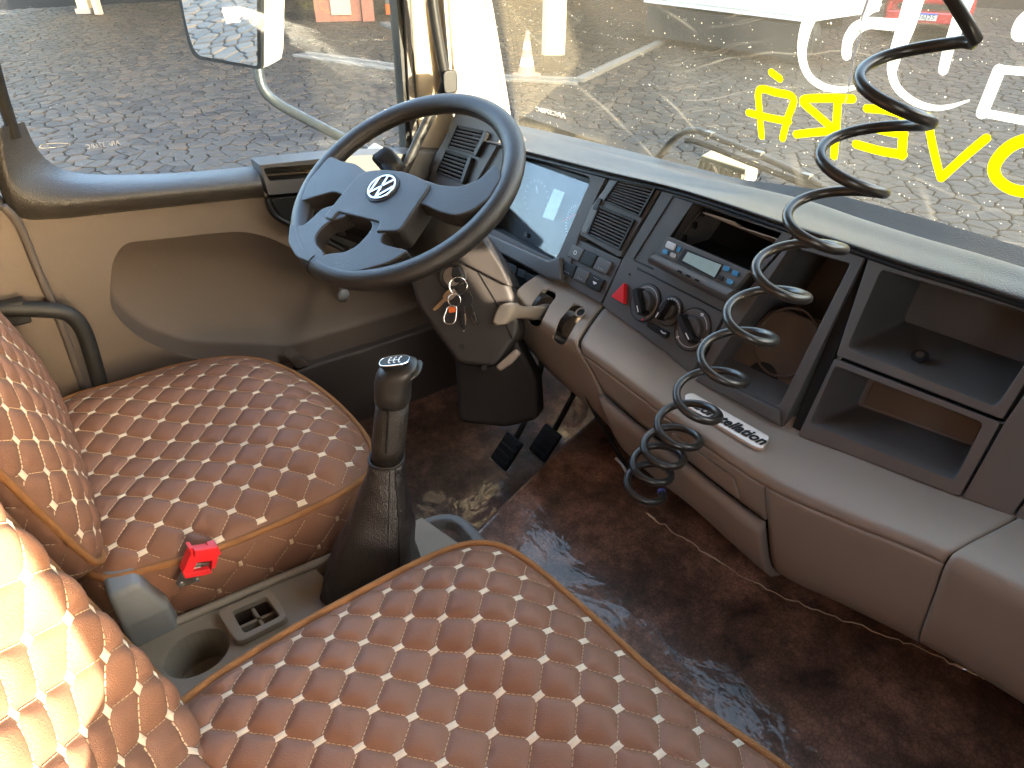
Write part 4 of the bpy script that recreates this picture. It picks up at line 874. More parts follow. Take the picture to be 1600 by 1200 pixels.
# ================================================================== FLOOR
def smooth(a, b, x): t = np.clip((x-a)/(b-a), 0, 1); return t*t*(3-2*t)
gx, gy = np.meshgrid(np.linspace(-1.74, .54, 260), np.linspace(-.7, 1.36, 240), indexing='ij')
edge = -.865-.30*(gy-.55)
hump = smooth(-.075, .02, gx-edge)*smooth(-.1, .35, gy)
gz_ = -1.33+.33*hump+.16*smooth(1.05, 1.34, gy)*(1-hump)+.03*hump*np.sin(gx*3.1+.4)+.02*hump*smooth(.5, 1.0, gy)
rs = np.random.RandomState(4)
for k in range(26):                                                               # slack wrinkles of the loose sheet
    a = rs.uniform(0, math.pi); f_ = rs.uniform(9, 42); gz_ += .007/f_*8*np.sin((gx*math.cos(a)+gy*math.sin(a))*f_+rs.uniform(0, 6))*(.35+.65*smooth(.35, .7, np.sin(gx*5+k)*np.cos(gy*4+k*2)+.3))*.35
# fold of the clear sheet along the dash, its glint painted pale
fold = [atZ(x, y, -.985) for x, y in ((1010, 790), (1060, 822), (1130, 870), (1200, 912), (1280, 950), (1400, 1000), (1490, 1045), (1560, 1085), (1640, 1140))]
vs = np.stack([gx, gy, gz_+CAM.z], -1).reshape(-1, 3); n0, n1 = gx.shape
ii, jj = np.meshgrid(np.arange(n0-1), np.arange(n1-1), indexing='ij'); b_ = (ii*n1+jj).ravel()
flo = npobj('floor', vs, np.stack([b_, b_+n1, b_+n1+1, b_+1], -1), M['floor'], None, kind='structure', loc=V(-.6, .3, -1.33), label='marbled dark brown vinyl floor and engine hump under clear plastic')
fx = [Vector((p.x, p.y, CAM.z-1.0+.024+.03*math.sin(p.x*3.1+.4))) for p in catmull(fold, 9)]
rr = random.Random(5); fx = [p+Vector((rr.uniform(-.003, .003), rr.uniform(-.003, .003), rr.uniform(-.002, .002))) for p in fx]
t = thing('sheet_edge_glint', fx[0], 'wrinkled edge of the clear plastic floor sheet with its glint painted pale, below the taupe dash', 'plastic edge')
obj('painted_glint', tube(fx, [.0012+.0035*max(0, noise.noise(Vector((i*.21, 0, 0))))for i in range(len(fx))], 6, flat=.5), M['glintedge'], t)  # sheet edge coloured pale to paint in the sun glint

# ================================================================== QUILTED SEATS
class Pad:
    def __init__(s, org, ex, ey, en, outline, hf, cell, qh, rot=45, ctr=None):
        s.o, s.ex, s.ey, s.en = np.array(org), np.array(ex), np.array(ey), np.array(en); s.hf, s.cell, s.qh = hf, cell, qh
        P = np.array([tuple(p)[:2] for p in catmull([Vector((*q, 0)) for q in outline], 24, True)]); s.c = np.array(ctr if ctr is not None else P.mean(0))
        d = P-s.c; th = np.arctan2(d[:, 1], d[:, 0]); r = np.hypot(d[:, 0], d[:, 1]); k = np.argsort(th); th, r = th[k], r[k]
        s.th = np.concatenate([th-2*np.pi, th, th+2*np.pi]); s.r = np.concatenate([r, r, r]); s.cs, s.sn = math.cos(R_(rot)), math.sin(R_(rot))
    def R(s, t): return np.interp(t, s.th, s.r)
    def sval(s, x, y): dx, dy = x-s.c[0], y-s.c[1]; return np.hypot(dx, dy)/s.R(np.arctan2(dy, dx))
    def lat(s, x, y): return (x*s.cs+y*s.sn)/s.cell, (-x*s.sn+y*s.cs)/s.cell
    def unlat(s, a, b): a, b = a*s.cell, b*s.cell; return a*s.cs-b*s.sn, a*s.sn+b*s.cs
    def quilt(s, a, b):
        da, db = np.abs(a-np.round(a))*s.cell, np.abs(b-np.round(b))*s.cell
        return s.qh*(1-np.exp(-(da/.0065)**1.3))*(1-np.exp(-(db/.0065)**1.3))*(.82+.18*np.cos(np.pi*(a-.5-np.floor(a)))*np.cos(np.pi*(b-.5-np.floor(b))))
    def P(s, x, y, q=True, lift=0.0):
        sv = np.minimum(s.sval(x, y), 1.0); h = s.hf(x, y, sv)+lift
        if q: h = h+s.quilt(*s.lat(x, y))*(1-smooth(.93, 1.0, sv))
        return s.o+np.multiply.outer(x, s.ex)+np.multiply.outer(y, s.ey)+np.multiply.outer(h, s.en)
    def mesh(s, nt, ns):
        t = np.linspace(-np.pi, np.pi, nt, endpoint=False); q = np.linspace(.0002, 1, ns)**.8
        T, Q = np.meshgrid(t, q, indexing='ij'); rr = s.R(T)*Q; X, Y = s.c[0]+rr*np.cos(T), s.c[1]+rr*np.sin(T)
        return grid(s.P(X, Y), True)
    def edge(s, n):
        t = np.linspace(-np.pi, np.pi, n, endpoint=False); X, Y = s.c[0]+s.R(t)*np.cos(t), s.c[1]+s.R(t)*np.sin(t); return s.P(X, Y, False)
    def nodes(s):
        m = 18; return [(i, j) for i in range(-m*2, m*2) for j in range(-m*2, m*2) if s.sval(*[np.array(v) for v in s.unlat(i, j)]) < .985]
    def sewing(s, inside=.97, vis=None):
        return sewn(lambda x, y, l: s.P(x, y, False, l), s.unlat, s.cell, lambda x, y: s.sval(x, y) < inside, 40, vis)
def grid(P, wrap=False):
    n0, n1 = P.shape[:2]; ii, jj = np.meshgrid(np.arange(n0 if wrap else n0-1), np.arange(n1-1), indexing='ij'); a = (ii*n1+jj).ravel(); b = (((ii+1) % n0)*n1+jj).ravel()
    return P.reshape(-1, 3), np.stack([a, b, b+1, a+1], -1)
def sewn(Pf, unlat, cell, inside, m, vis=None, ps=1.0):
    """embroidered diamonds at the crossings and a dashed thread along every seam"""
    pv, pf, tv, tf = [], [], [], []
    i, j = np.meshgrid(np.arange(-m, m), np.arange(-m, m)); i, j = i.ravel(), j.ravel()
    x, y = unlat(i, j); ok = inside(x, y); k = .16
    if vis is not None: ok &= vis(x, y)
    for a, b in zip(i[ok], j[ok]):
        da = np.array([.185, .055, -.185, -.055, .12, -.065, -.12, .065, 0])*ps; db = ps*np.array([.055, .185, -.055, -.185, .12, .065, -.12, -.065, 0])
        u, v = unlat(a+da, b+db); p = Pf(u, v, np.array([.0008]*8+[.0026])); n = len(pv); pv += p.tolist()
        o = (0, 4, 1, 5, 2, 6, 3, 7); pf += [(n+o[q], n+o[(q+1) % 8], n+8) for q in range(8)]
    ns = max(4, int(cell*(1-2*k)/.0062)); w = .00065/cell
    for ax in (0, 1):
        for q in range(ns):
            t0 = k+(1-2*k)*(q+.12)/ns; t1 = k+(1-2*k)*(q+.85)/ns; A = []
            for t, o in ((t0, -w), (t0, w), (t1, -w), (t1, w), (t0, 0), (t1, 0)):
                a, b = (i+t, j+o) if ax == 0 else (i+o, j+t); u, v = unlat(a, b); A.append(Pf(u, v, .0016 if o == 0 else .0004))
            u, v = unlat(i+(t0 if ax == 0 else 0), j+(t0 if ax else 0)); u1, v1 = unlat(i+(t1 if ax == 0 else 0), j+(t1 if ax else 0)); g = inside(u, v) & inside(u1, v1)
            if vis is not None: g &= vis(u, v)
            A = np.stack(A, 1)[g]
            for p in A:
                n = len(tv); tv += p.tolist(); tf += [(n, n+4, n+5, n+2), (n+4, n+1, n+3, n+5)]
    return (pv, pf), (tv, tf)
class Skirt:
    """side wall hanging from a pad's edge, quilted along its length"""
    def __init__(s, pad, depth, cell, qh, inset=.0, bulge=.012):
        s.E = pad.edge(720); s.en = pad.en; n = len(s.E); d = np.linalg.norm(np.diff(np.vstack([s.E, s.E[:1]]), axis=0), axis=1); s.L = np.concatenate([[0], np.cumsum(d)])
        tg = np.roll(s.E, -1, 0)-np.roll(s.E, 1, 0); tg /= np.linalg.norm(tg, axis=1)[:, None]; s.out = np.cross(tg, s.en); cc = s.E.mean(0)
        if ((s.E-cc)*s.out).sum() < 0: s.out = -s.out
        s.depth, s.cell, s.qh, s.inset, s.bulge = depth, cell, qh, inset, bulge; s.cs = s.sn = math.sqrt(.5); s.Ec = np.vstack([s.E, s.E[:1]]); s.oc = np.vstack([s.out, s.out[:1]])
    def unlat(s, a, b): a, b = a*s.cell, b*s.cell; return a*s.cs-b*s.sn, a*s.sn+b*s.cs
    def P(s, a, d, lift=0.0, q=False):
        a = np.mod(a, s.L[-1]); e = np.stack([np.interp(a, s.L, s.Ec[:, k]) for k in range(3)], -1); o = np.stack([np.interp(a, s.L, s.oc[:, k]) for k in range(3)], -1)
        t = np.clip(d/s.depth, 0, 1); h = s.bulge*np.sin(np.pi*t)**.6-s.inset*t+lift
        if q:
            u, v = (a*s.cs+d*s.sn)/s.cell, (-a*s.sn+d*s.cs)/s.cell; da, db = np.abs(u-np.round(u))*s.cell, np.abs(v-np.round(v))*s.cell
            h = h+s.qh*(1-np.exp(-da/.006))*(1-np.exp(-db/.006))
        return e+o*np.asarray(h)[..., None]-s.en*np.asarray(d)[..., None]
    def mesh(s, na, nd): A, D = np.meshgrid(np.linspace(0, s.L[-1], na, endpoint=False), np.linspace(0, s.depth, nd), indexing='ij'); return grid(s.P(A, D, 0, True), True)
    def sewing(s, vis=None): return sewn(lambda a, d, l: s.P(a, d, l), s.unlat, s.cell, lambda a, d: (a > .02) & (a < s.L[-1]-.02) & (d > .012) & (d < s.depth-.01), 44, vis, .55)
def orient(v, q, toward):
    v = np.asarray(v); m = len(q)//2; a, b, c = v[q[m][0]], v[q[m][1]], v[q[m][2]]
    return q[:, ::-1] if np.dot(np.cross(b-a, c-a), np.asarray(toward)) < 0 else q
def dress(seat, pad, skirt, nt, ns, pname, vis=None, svis=None):
    v, q = pad.mesh(nt, ns); q = orient(v, q, pad.en); body = npobj(pname, v, q, M['leather'], seat)
    (pv, pf), (tv, tf) = pad.sewing(vis=vis); npobj('embroidery', pv, pf, M['patch'], body, kind='stuff', smooth=False); npobj('stitching', tv, tf, M['thread'], body, kind='stuff', smooth=False)
    v, q = skirt.mesh(620, 44); fc = skirt.out[360]; sk = npobj(pname+'_side', v, orient(v, q, skirt.out[(len(q)//2)//43*720//620]), M['leather'], seat)
    (pv, pf), (tv, tf) = skirt.sewing(svis); npobj('embroidery', pv, pf, M['thread'], sk, kind='stuff', smooth=False); npobj('stitching', tv, tf, M['thread'], sk, kind='stuff', smooth=False)
    E = pad.edge(260); obj('piping', tube([Vector(p)+Vector(pad.en)*.002 for p in E], .0058, 8, closed=True), M['pipe'], body, smooth=True)
    return body
def W3(x, y, z): return np.array([x, y, z+CAM.z])
ezz = (0, 0, 1)
# driver's seat
ds = thing('driver_seat', V(-1.23, .1, -1.3), "driver's seat in brown diamond quilted cover with tan piping by the door", 'seat')
def h_drv(x, y, s): return .03*(1-s**3)-.018*np.exp(-((x+1.22)/.13)**2-((y-.02)/.16)**2)+.012*np.exp(-((y-.3)/.1)**2)*(1-s**4)-.012*s**10
dc = Pad(W3(0, 0, -.862), (1, 0, 0), (0, 1, 0), ezz, [(-1.515, -.11), (-1.54, .05), (-1.53, .19), (-1.485, .285), (-1.40, .345), (-1.25, .385), (-1.08, .395), (-.975, .37), (-.932, .30), (-.922, .13), (-.942, -.02), (-1.0, -.12), (-1.25, -.15)], h_drv, .051, .006, ctr=(-1.23, .13))
dress(ds, dc, Skirt(dc, .2, .062, .003, inset=.015), 640, 130, 'cushion')
tl = R_(13); ey_, en_ = np.array((0, -math.sin(tl), math.cos(tl))), np.array((0, math.cos(tl), math.sin(tl)))
def rr_out(hw, v0, v1, c): return [(-hw, v0+c), (-hw, (v0+v1)/2), (-hw, v1-c), (-hw+c*.3, v1-c*.3), (-hw+c, v1), (0, v1+.01), (hw-c, v1), (hw-c*.3, v1-c*.3), (hw, v1-c), (hw, (v0+v1)/2), (hw, v0+c), (hw-c*.3, v0+c*.3), (hw-c, v0), (0, v0-.005), (-hw+c, v0), (-hw+c*.3, v0+c*.3)]
def h_drb(x, y, s): return .045*(1-s**2.6)-.012*s**10
db = Pad(W3(-1.225, -.085, -.83), (1, 0, 0), ey_, en_, rr_out(.285, -.03, .66, .09), h_drb, .047, .006, ctr=(0, .3))
dress(ds, db, Skirt(db, .15, .06, .003, inset=.02), 640, 140, 'backrest')
obj('recliner_cover', rings([[V(x, y, z) for x, y, z in q] for q in ([(-.975, -.10, -1.1), (-.90, -.10, -1.1), (-.90, -.02, -1.1), (-.975, -.01, -1.1)], [(-.98, -.10, -.93), (-.905, -.10, -.93), (-.905, -.03, -.93), (-.98, -.025, -.93)], [(-.985, -.10, -.868), (-.92, -.10, -.868), (-.92, -.055, -.868), (-.985, -.05, -.868)])]), M['greyplastic'], ds, bevel=.008)
obj('seat_base', box(V(-1.23, .12, -1.17), .5, .42, .3), M['black'], ds, bevel=.02)
# passenger seat
ps = thing('passenger_seat', V(-.3, .1, -1.0), 'passenger seat in brown diamond quilted cover, nearest to the viewer', 'seat')
def h_psc(x, y, s): return .032*(1-s**3)+.010*np.exp(-((y-.33-.1*(x+.6))/.06)**2)*(1-s**4)-.014*np.exp(-((y-.20-.12*(x+.6))/.06)**2)*(1-s**4)-.012*s**10
pc = Pad(W3(0, 0, -.802), (1, 0, 0), (0, 1, 0), ezz, [(-.58, -.14), (-.632, -.05), (-.651, .05), (-.659, .2), (-.656, .335), (-.632, .40), (-.575, .43), (-.45, .445), (-.3, .457), (-.14, .492), (-.02, .5), (.035, .46), (.05, .3), (.05, -.03), (.0, -.14), (-.3, -.17)], h_psc, .047, .0075, ctr=(-.3, .16))
dress(ps, pc, Skirt(pc, .16, .062, .003, inset=.015), 760, 170, 'cushion')
tl = R_(10); ey_, en_ = np.array((0, -math.sin(tl), math.cos(tl))), np.array((0, math.cos(tl), math.sin(tl)))
def h_psb(x, y, s): return -.055*(1-s**2.2)+.022*np.exp(-((s-.85)/.12)**2)-.014*s**12
pb_ = Pad(W3(-.3, -.045, -.80), (1, 0, 0), ey_, en_, rr_out(.335, -.03, .66, .07), h_psb, .047, .0075, ctr=(0, .3))
dress(ps, pb_, Skirt(pb_, .15, .06, .003, inset=.02), 900, 200, 'backrest')
obj('seat_base', box(V(-.3, .15, -1.12), .55, .4, .34), M['black'], ps, bevel=.02)
# red belt buckle on the driver's cushion side
SK = Pl(V(-.905, .1, -.9), (1, .06, .12)); kb = crop(250, 840, .075)
bk_ = thing('belt_buckle', SK.at(310, 875), "broken red seat belt buckle on the side of the driver's cushion", 'buckle')
kn = SK.n
bo_ = SK.poly(kb([(560, 150), (640, 140), (690, 215), (980, 170), (1000, 140), (1150, 95), (1225, 255), (1170, 300), (1100, 560), (1030, 560), (1020, 620), (1035, 655), (880, 700), (480, 770), (430, 650), (600, 250)]), .006)
hole = SK.poly(kb([(720, 440), (1040, 400), (1020, 610), (600, 690)]), .006)
obj('red_casing', plate(bo_, [hole], kn, .012, .008), M['red'], bk_)
obj('casing_top', prism(SK.poly(kb([(690, 225), (1170, 150), (1225, 255), (690, 370)]), .018), kn, .008, .004), M['red'], bk_, bevel=.001); obj('casing_lip', prism(SK.poly(kb([(440, 650), (480, 770), (1035, 655), (1000, 610), (520, 730)]), .016), kn, .006, .004), M['red'], bk_, bevel=.001)
obj('latch_plate', prism(SK.poly(kb([(690, 440), (1040, 400), (1000, 640), (620, 700)]), .003), kn, .004, .002), M['steel'], bk_)
for a, b in (((740, 480), (980, 450)), ((720, 560), (960, 540)), ((700, 640), (860, 600))): obj('latch_bar', tube([SK.at(*kb([a])[0], .01), SK.at(*kb([b])[0], .01)], .0016, 6), M['steel'], bk_)
obj('anchor_strap', prism(SK.poly(kb([(430, 720), (780, 740), (800, 890), (400, 1040), (330, 950)]), .004), kn, .003, .002), M['steel'], bk_, bevel=.001)
for a in ((455, 950), (785, 880)): obj('rivet', disc(SK.at(*kb([a])[0], .006), kn, .0026, .003, 12), M['chrome'], bk_)

# ================================================================== CENTRE CONSOLE AND GEAR LEVER
CZ = Pl(V(0, 0, -.98), (0, 0, 1))
cc_ = thing('centre_console', V(-.85, .1, -1.1), 'grey olive console tray between the seats with cup hole and square slot', 'console')
sq = rounded(CZ.poly([(364, 962), (418, 939), (440, 970), (384, 997)]), .006, 3); cup = ell(CZ.at(308, 1020), (.042, 0, 0), (0, .05, 0), 28)
nest = rounded(CZ.poly([(490, 886), (545, 868), (600, 850), (650, 850), (620, 900), (530, 925)]), .012, 3)
outl = [V(-.925, -.2, -.98), V(-.917, -.06, -.98), V(-.905, .1, -.98), V(-.893, .25, -.98), V(-.89, .42, -.98), V(-.72, .46, -.98), V(-.68, .2, -.98), V(-.68, -.2, -.98)]
obj('tray', plate(outl, [sq, cup, nest], (0, 0, 1), .0, .09), M['console'], cc_)
rim = rounded(CZ.poly([(340, 962), (424, 925), (452, 972), (374, 1012)]), .012, 3); obj('slot_rim', plate(rim, [sq], (0, 0, 1), .012, 0), M['console'], cc_)
obj('slot_well', bin_box(sq, (0, 0, 1), .08, .96), M['brownin'], cc_); obj('cup_well', bin_box(cup, (0, 0, 1), .07, .92), M['console'], cc_); obj('lever_well', bin_box(nest, (0, 0, 1), .06, .9), M['console'], cc_)
a, b, c, d = CZ.poly([(364, 962), (418, 939), (440, 970), (384, 997)])
for p, q in ((a.lerp(b, .55), d.lerp(c, .55)), (a.lerp(d, .5), b.lerp(c, .5))): obj('slot_bar', box((p+q)/2-Vector((0, 0, .012)), (q-p).length, .006, .02, ((q-p).normalized(), (q-p).normalized().cross(Z3), Z3)), M['console'], cc_)
obj('side_ridge', tube(catmull([V(-.918, -.1, -.976), V(-.905, .1, -.976), V(-.892, .27, -.976)], 6), .008, 8), M['console'], cc_, smooth=True)
gl_ = thing('gear_lever', atD(575, 905, 1.24), 'tall gear lever with leather boot and grey satin knob between the seats', 'gear lever')
obj('boot_collar', rings([ell(atZ(668, 868, -1.0)+Z3*z, Vector((.075, 0, 0))*s, Vector((0, .1, 0))*s, 30, 3) for z, s in ((-.02, 1.1), (.0, 1.1), (.012, 1.02), (.012, .86), (-.01, .8))], False), M['greyplastic'], gl_, smooth=False, bevel=.003)
vd = Vector((0, .0, 1)); RW = RT
def gsec(px, py, D, w_px, asp, p=2.4, tilt=0.0, seg=48):
    c = atD(px, py, D); w_ = w_px/2*D/FPX; dpt = Vector((FW.x, FW.y, 0)).normalized()
    return ell(c, RW*w_+Z3*(w_*tilt), dpt*(w_*asp), seg, p)
bsec = [gsec(580, 905, 1.22, 150, .8, 3.5), gsec(583, 870, 1.2, 134, .8, 3.2), gsec(592, 820, 1.18, 104, .85, 3), gsec(598, 775, 1.165, 80, .9, 2.8), gsec(602, 745, 1.155, 62, 1, 2.6), gsec(604, 722, 1.15, 54, 1, 2.5), gsec(604, 715, 1.15, 52, 1, 2.5)]
bs2 = []
for i in range(len(bsec)-1):
    for k in range(8):
        t = k/8; bs2.append([a.lerp(b, t) for a, b in zip(bsec[i], bsec[i+1])])
bs2.append(bsec[-1])
for i, s_ in enumerate(bs2):
    c = sum(s_, Vector())/len(s_); bs2[i] = [c+(p-c)*(1+.075*noise.noise(Vector((math.cos(k*.131)*2.2, math.sin(k*.131)*2.2, i*.16)))*(1-i/len(bs2)*.8)+.012*math.sin(i*.9+k*.5)) for k, p in enumerate(s_)]
obj('boot', rings(bs2, False), M['boot'], gl_, smooth=True)
fi = min(range(48), key=lambda k: (bs2[20][k]-CAM).length)
for o in (-2, 1): obj('boot_seam', tube([s_[(fi+o) % 48].lerp(CAM, .0016) for s_ in bs2[2:]], .0011, 6), M['grip'], gl_)
obj('boot_hem', tube(bsec[-1], .003, 8, closed=True), M['grip'], gl_, smooth=True)
obj('grip_lower', rings([gsec(606, 722, 1.15, 46, 1), gsec(606, 705, 1.148, 46, 1)]), M['boot'], gl_, smooth=True)
obj('grip', rings([gsec(606, 712, 1.146, 50, 1), gsec(607, 690, 1.142, 53, 1), gsec(611, 655, 1.13, 53, 1), gsec(613, 629, 1.122, 52, 1), gsec(613, 627, 1.122, 48, 1)]), M['grip'], gl_, smooth=True)
gs = [gsec(606+.0*y, y, 1.12+.03*(y-629)/83, 0, 1) for y in (629, 712)]
obj('grip_groove', tube([atD(607, 640, 1.092), atD(603, 708, 1.116)], .0016, 6), M['cavity'], gl_)
ks = [gsec(614, 629, 1.122, 48, 1), gsec(614, 622, 1.12, 56, 1, 2.6), gsec(614, 605, 1.115, 57, 1, 2.6), gsec(615, 594, 1.112, 59, 1, 2.6), gsec(618, 584, 1.108, 62, .95, 2.5, .06), gsec(622, 576, 1.104, 64, .9, 2.5, .12), gsec(623, 570, 1.101, 58, .82, 2.5, .14), gsec(622, 567, 1.1, 42, .7, 2.4, .14), gsec(621, 566, 1.1, 20, .5, 2.4, .14)]
kb_ = obj('knob', rings(ks), M['knob'], gl_, smooth=True)
nose = [ell(atD(x, y, d), (UP*.9+RT*.3).normalized()*a*.00102, Vector((FW.x, FW.y, 0)).normalized()*b*.00102, 24, 2.4) for x, y, d, a, b in ((618, 592, 1.112, 20, 26), (632, 586, 1.11, 17, 25), (644, 580, 1.108, 13, 22), (654, 576.5, 1.106, 9, 18), (659, 575, 1.105, 5, 11))]
obj('knob_nose', rings(nose), M['knob'], kb_, smooth=True)
tp = Vector((FW.x, FW.y, 0)).normalized(); kc = atD(617, 569, 1.098); kx = (RT+Z3*.13).normalized(); ky = (tp-Z3*.12).normalized(); kn_ = kx.cross(ky).normalized(); kn_ = kn_ if kn_.z > 0 else -kn_
obj('shift_plate', prism(ell(kc+Z3*.004, kx*.0225, ky*.0165, 32, 3), kn_, .003, .004), M['blackprint'], kb_); obj('plate_ring', tube(ell(kc+Z3*.0065, kx*.0235, ky*.0175, 32, 3), .0011, 6, closed=True), M['chrome'], kb_)
sp_ = []
for u, v, w_, h_ in ((-.008, 0, .0014, .014), (0, 0, .0014, .014), (.008, 0, .0014, .014), (0, 0, .018, .0014)): sp_.append(box(kc+kx*u+ky*v+kn_*.0074, w_, h_, .0006, (kx, ky, kn_)))
for u in (-.008, 0, .008):
    for v in (-.0095, .0095): sp_.append(box(kc+kx*(u+.002)+ky*v+kn_*.0074, .0026, .0028, .0006, (kx, ky, kn_)))
obj('shift_pattern', join(*sp_), M['white'], kb_)

# ================================================================== STEERING WHEEL AND COLUMN
WNn = Vector((.13, -.486, .864)).normalized(); WC = atD(631, 290, 1.335); wa = Vector((1, 0, 0)); wa = (wa-WNn*wa.dot(WNn)).normalized(); wu = WNn.cross(wa)     # right, up the wheel
sw_ = thing('steering_wheel', WC, 'black leather four spoke steering wheel with round metal badge', 'steering wheel')
WP = Pl(WC, WNn); RR = .2235
rim_ = []; 
for i in range(96):
    a = 2*math.pi*i/96; rd = wa*math.cos(a)+wu*math.sin(a); rim_.append([WC+rd*RR+rd*(.021*math.cos(b))+WNn*(.019*math.sin(b)) for b in np.linspace(0, 2*math.pi, 20, endpoint=False)])
obj('rim', rings(rim_+[rim_[0]], False), M['wheel'], sw_, smooth=True)
def seam(a): rd = wa*math.cos(a)+wu*math.sin(a); return tube([WC+rd*RR+rd*(.0213*math.cos(b))+WNn*(.0193*math.sin(b)) for b in np.linspace(0, 2*math.pi, 24, endpoint=False)], .0009, 6, closed=True)
pbm = WP.at(497, 412)-WC; obj('rim_seam', seam(math.atan2(pbm.dot(wu), pbm.dot(wa))), M['cavity'], sw_)
st_ = []
for i in range(150):                                                              # perforated leather stitches on the inner side of the rim
    a = R_(25)+(R_(205)-R_(25))*i/149; rd = wa*math.cos(a)+wu*math.sin(a)
    for b in (2.75, 3.15): st_.append(box(WC+rd*RR+rd*(.0212*math.cos(b))+WNn*(.0192*math.sin(b)), .0022, .0022, .0014, (rd.cross(WNn), WNn, rd)))
obj('rim_stitching', join(*st_), M['grip'], sw_, kind='stuff')
def spoke(pts):
    P = [WP.at(x, y, o) for x, y, w_, h, o in pts]; secs = []
    dn = catmull(P, 6); wd = catmull([Vector((q[2], q[3], 0)) for q in pts], 6)
    for i, p in enumerate(dn):
        d = (dn[min(i+1, len(dn)-1)]-dn[max(i-1, 0)]).normalized(); s = WNn.cross(d).normalized(); secs.append(ell(p, s*wd[i].x, WNn*wd[i].y, 20, 3.0))
    v, f = rings(secs); return v, f
kw = crop(430, 130, .26667)
for pts in ([(590, 285), (560, 262), (540, 259), (520, 250), (486, 290), (474, 322), (498, 314), (528, 306), (546, 314), (575, 335)],
            [(630, 285), (668, 288), (690, 296), (722, 299), (752, 288), (778, 262), (788, 285), (768, 318), (742, 337), (716, 345), (690, 338), (665, 326), (640, 325)],
            [(545, 322), (508, 332), (494, 346), (478, 360), (458, 355), (455, 385), (468, 408), (500, 421), (515, 404), (499, 388), (499, 374), (515, 355), (548, 345)],
            [(578, 345), (588, 360), (575, 378), (562, 391), (545, 400), (520, 402), (503, 408), (510, 428), (560, 432), (612, 418), (645, 398), (618, 392), (600, 386), (604, 372), (628, 360), (645, 340)]):
    obj('spoke', prism(rounded(WP.poly(pts, .006), .012, 4), WNn, .0125, .02), M['wheel'], sw_, bevel=.009)
hub = rounded(WP.poly(kw([(280, 785), (395, 640), (505, 515), (620, 502), (768, 515), (918, 586), (728, 866), (588, 868), (612, 812), (368, 752), (330, 800)]), .022), [.012, .02, .02, .03, .03, .014, .01, .004, .006, .006, .004], 4)
obj('horn_pad', prism(hub, WNn, .0, .05), M['wheel'], sw_, bevel=.006)
obj('pad_notch', prism(WP.poly(kw([(330, 800), (368, 752), (612, 812), (585, 868), (520, 910), (300, 830)]), -.02), WNn, .0, .03), M['cavity'], sw_)
bc = WP.at(597.5, 293.5, .0225); br = .0305
bg_ = obj('badge', prism(ell(bc, wa*br*1.16, wu*br*1.16, 40), WNn, .0015, .0), M['black'], sw_)
obj('badge_ring', rings([ell(bc+WNn*h, wa*br*s, wu*br*s, 40) for h, s in ((.001, 1.0), (.004, .98), (.004, .87), (.001, .85))], False), M['chrome'], bg_)
bl = []
def bar(p, q, w_=.0046): a, b = bc+wa*p[0]*br+wu*p[1]*br+WNn*.003, bc+wa*q[0]*br+wu*q[1]*br+WNn*.003; d = (b-a); ln = d.length; d.normalize(); return box((a+b)/2, ln, w_, .003, (d, WNn.cross(d), WNn))
for p, q in (((-.34, .82), (-.02, .1)), ((.34, .82), (.02, .1)), ((-.78, .42), (-.36, -.76)), ((.78, .42), (.36, -.76)), ((-.36, -.76), (.0, .0)), ((.36, -.76), (.0, .0))): bl.append(bar(p, q))
obj('badge_emblem', join(*bl), M['chrome'], bg_)
# column shroud, lower cover, ignition
KP = Pl(V(-1.10, .66, -.63), (.62, -.62, .48))
col = thing('steering_column', V(-1.15, .8, -1.0), 'dark brown steering column shroud with ignition lock below the wheel', 'steering column')
obj('shroud_top', prism(rounded(KP.poly([(600, 405), (660, 392), (735, 352), (748, 362), (785, 418), (800, 450), (742, 420), (700, 400), (640, 425)]), .012), KP.n, .01, .16), M['column'], col, bevel=.008)
obj('shroud_side', prism(rounded(KP.poly([(638, 430), (690, 400), (740, 372), (768, 395), (800, 455), (812, 520), (775, 575), (715, 570), (652, 480)]), .02), KP.n, .0, .14), M['column'], col, bevel=.01)
obj('column_tube', rings([ell(WC-WNn*d, wa*r, wu*r*.9, 28, 2.6) for d, r in ((.045, .055), (.07, .072), (.18, .08), (.3, .085), (.34, .07))]), M['lowcol'], col, smooth=True)
obj('shroud_seam', tube([KP.at(x, y, .001) for x, y in ((728, 396), (748, 425), (775, 470), (800, 530))], .0016, 6), M['cavity'], col)
obj('lower_cover', prism(rounded(KP.poly([(708, 530), (800, 520), (838, 590), (842, 655), (790, 668), (716, 660)], -.05), .015), KP.n, .0, .12), M['lowcol'], col, bevel=.01)
for x, y in ((722, 541), (757, 575)): obj('cover_screw', disc(KP.at(x, y, .0), KP.n, .006, .004, 14), M['black'], col)
obj('toe_bracket', prism(KP.poly([(775, 572), (806, 545), (814, 552), (800, 568), (782, 580)], .0), KP.n, .012, .01), M['beige'], col, bevel=.004)
ic = KP.at(707, 432, .0); ig = obj('ignition_bezel', rings([ell(ic+KP.n*h, KP.n.orthogonal().normalized()*r, KP.n.cross(KP.n.orthogonal().normalized())*r, 28) for h, r in ((0, .03), (.006, .027), (.006, .021), (-.004, .019))], False), M['column'], col, smooth=False)
obj('lock_barrel', disc(ic-KP.n*.004, KP.n, .019, .006, 24), M['steel'], ig)
obj('stalk', tube(catmull([WC+wa*-.02-WNn*.07, WC-wa*.1+wu*.02-WNn*.05, WC-wa*.17+wu*.03-WNn*.03], 6), [.012]*13, 10), M['black'], col, smooth=True)
obj('stalk_knob', rings([ell(atD(x, y, 1.45), RT*.016*s+UP*.012*s, (UP*.4+FW)*.012*s, 16, 3) for x, y, s in ((625, 268, .8), (612, 255, 1.0), (600, 243, 1.05), (592, 236, .8))]), M['black'], col, smooth=True)
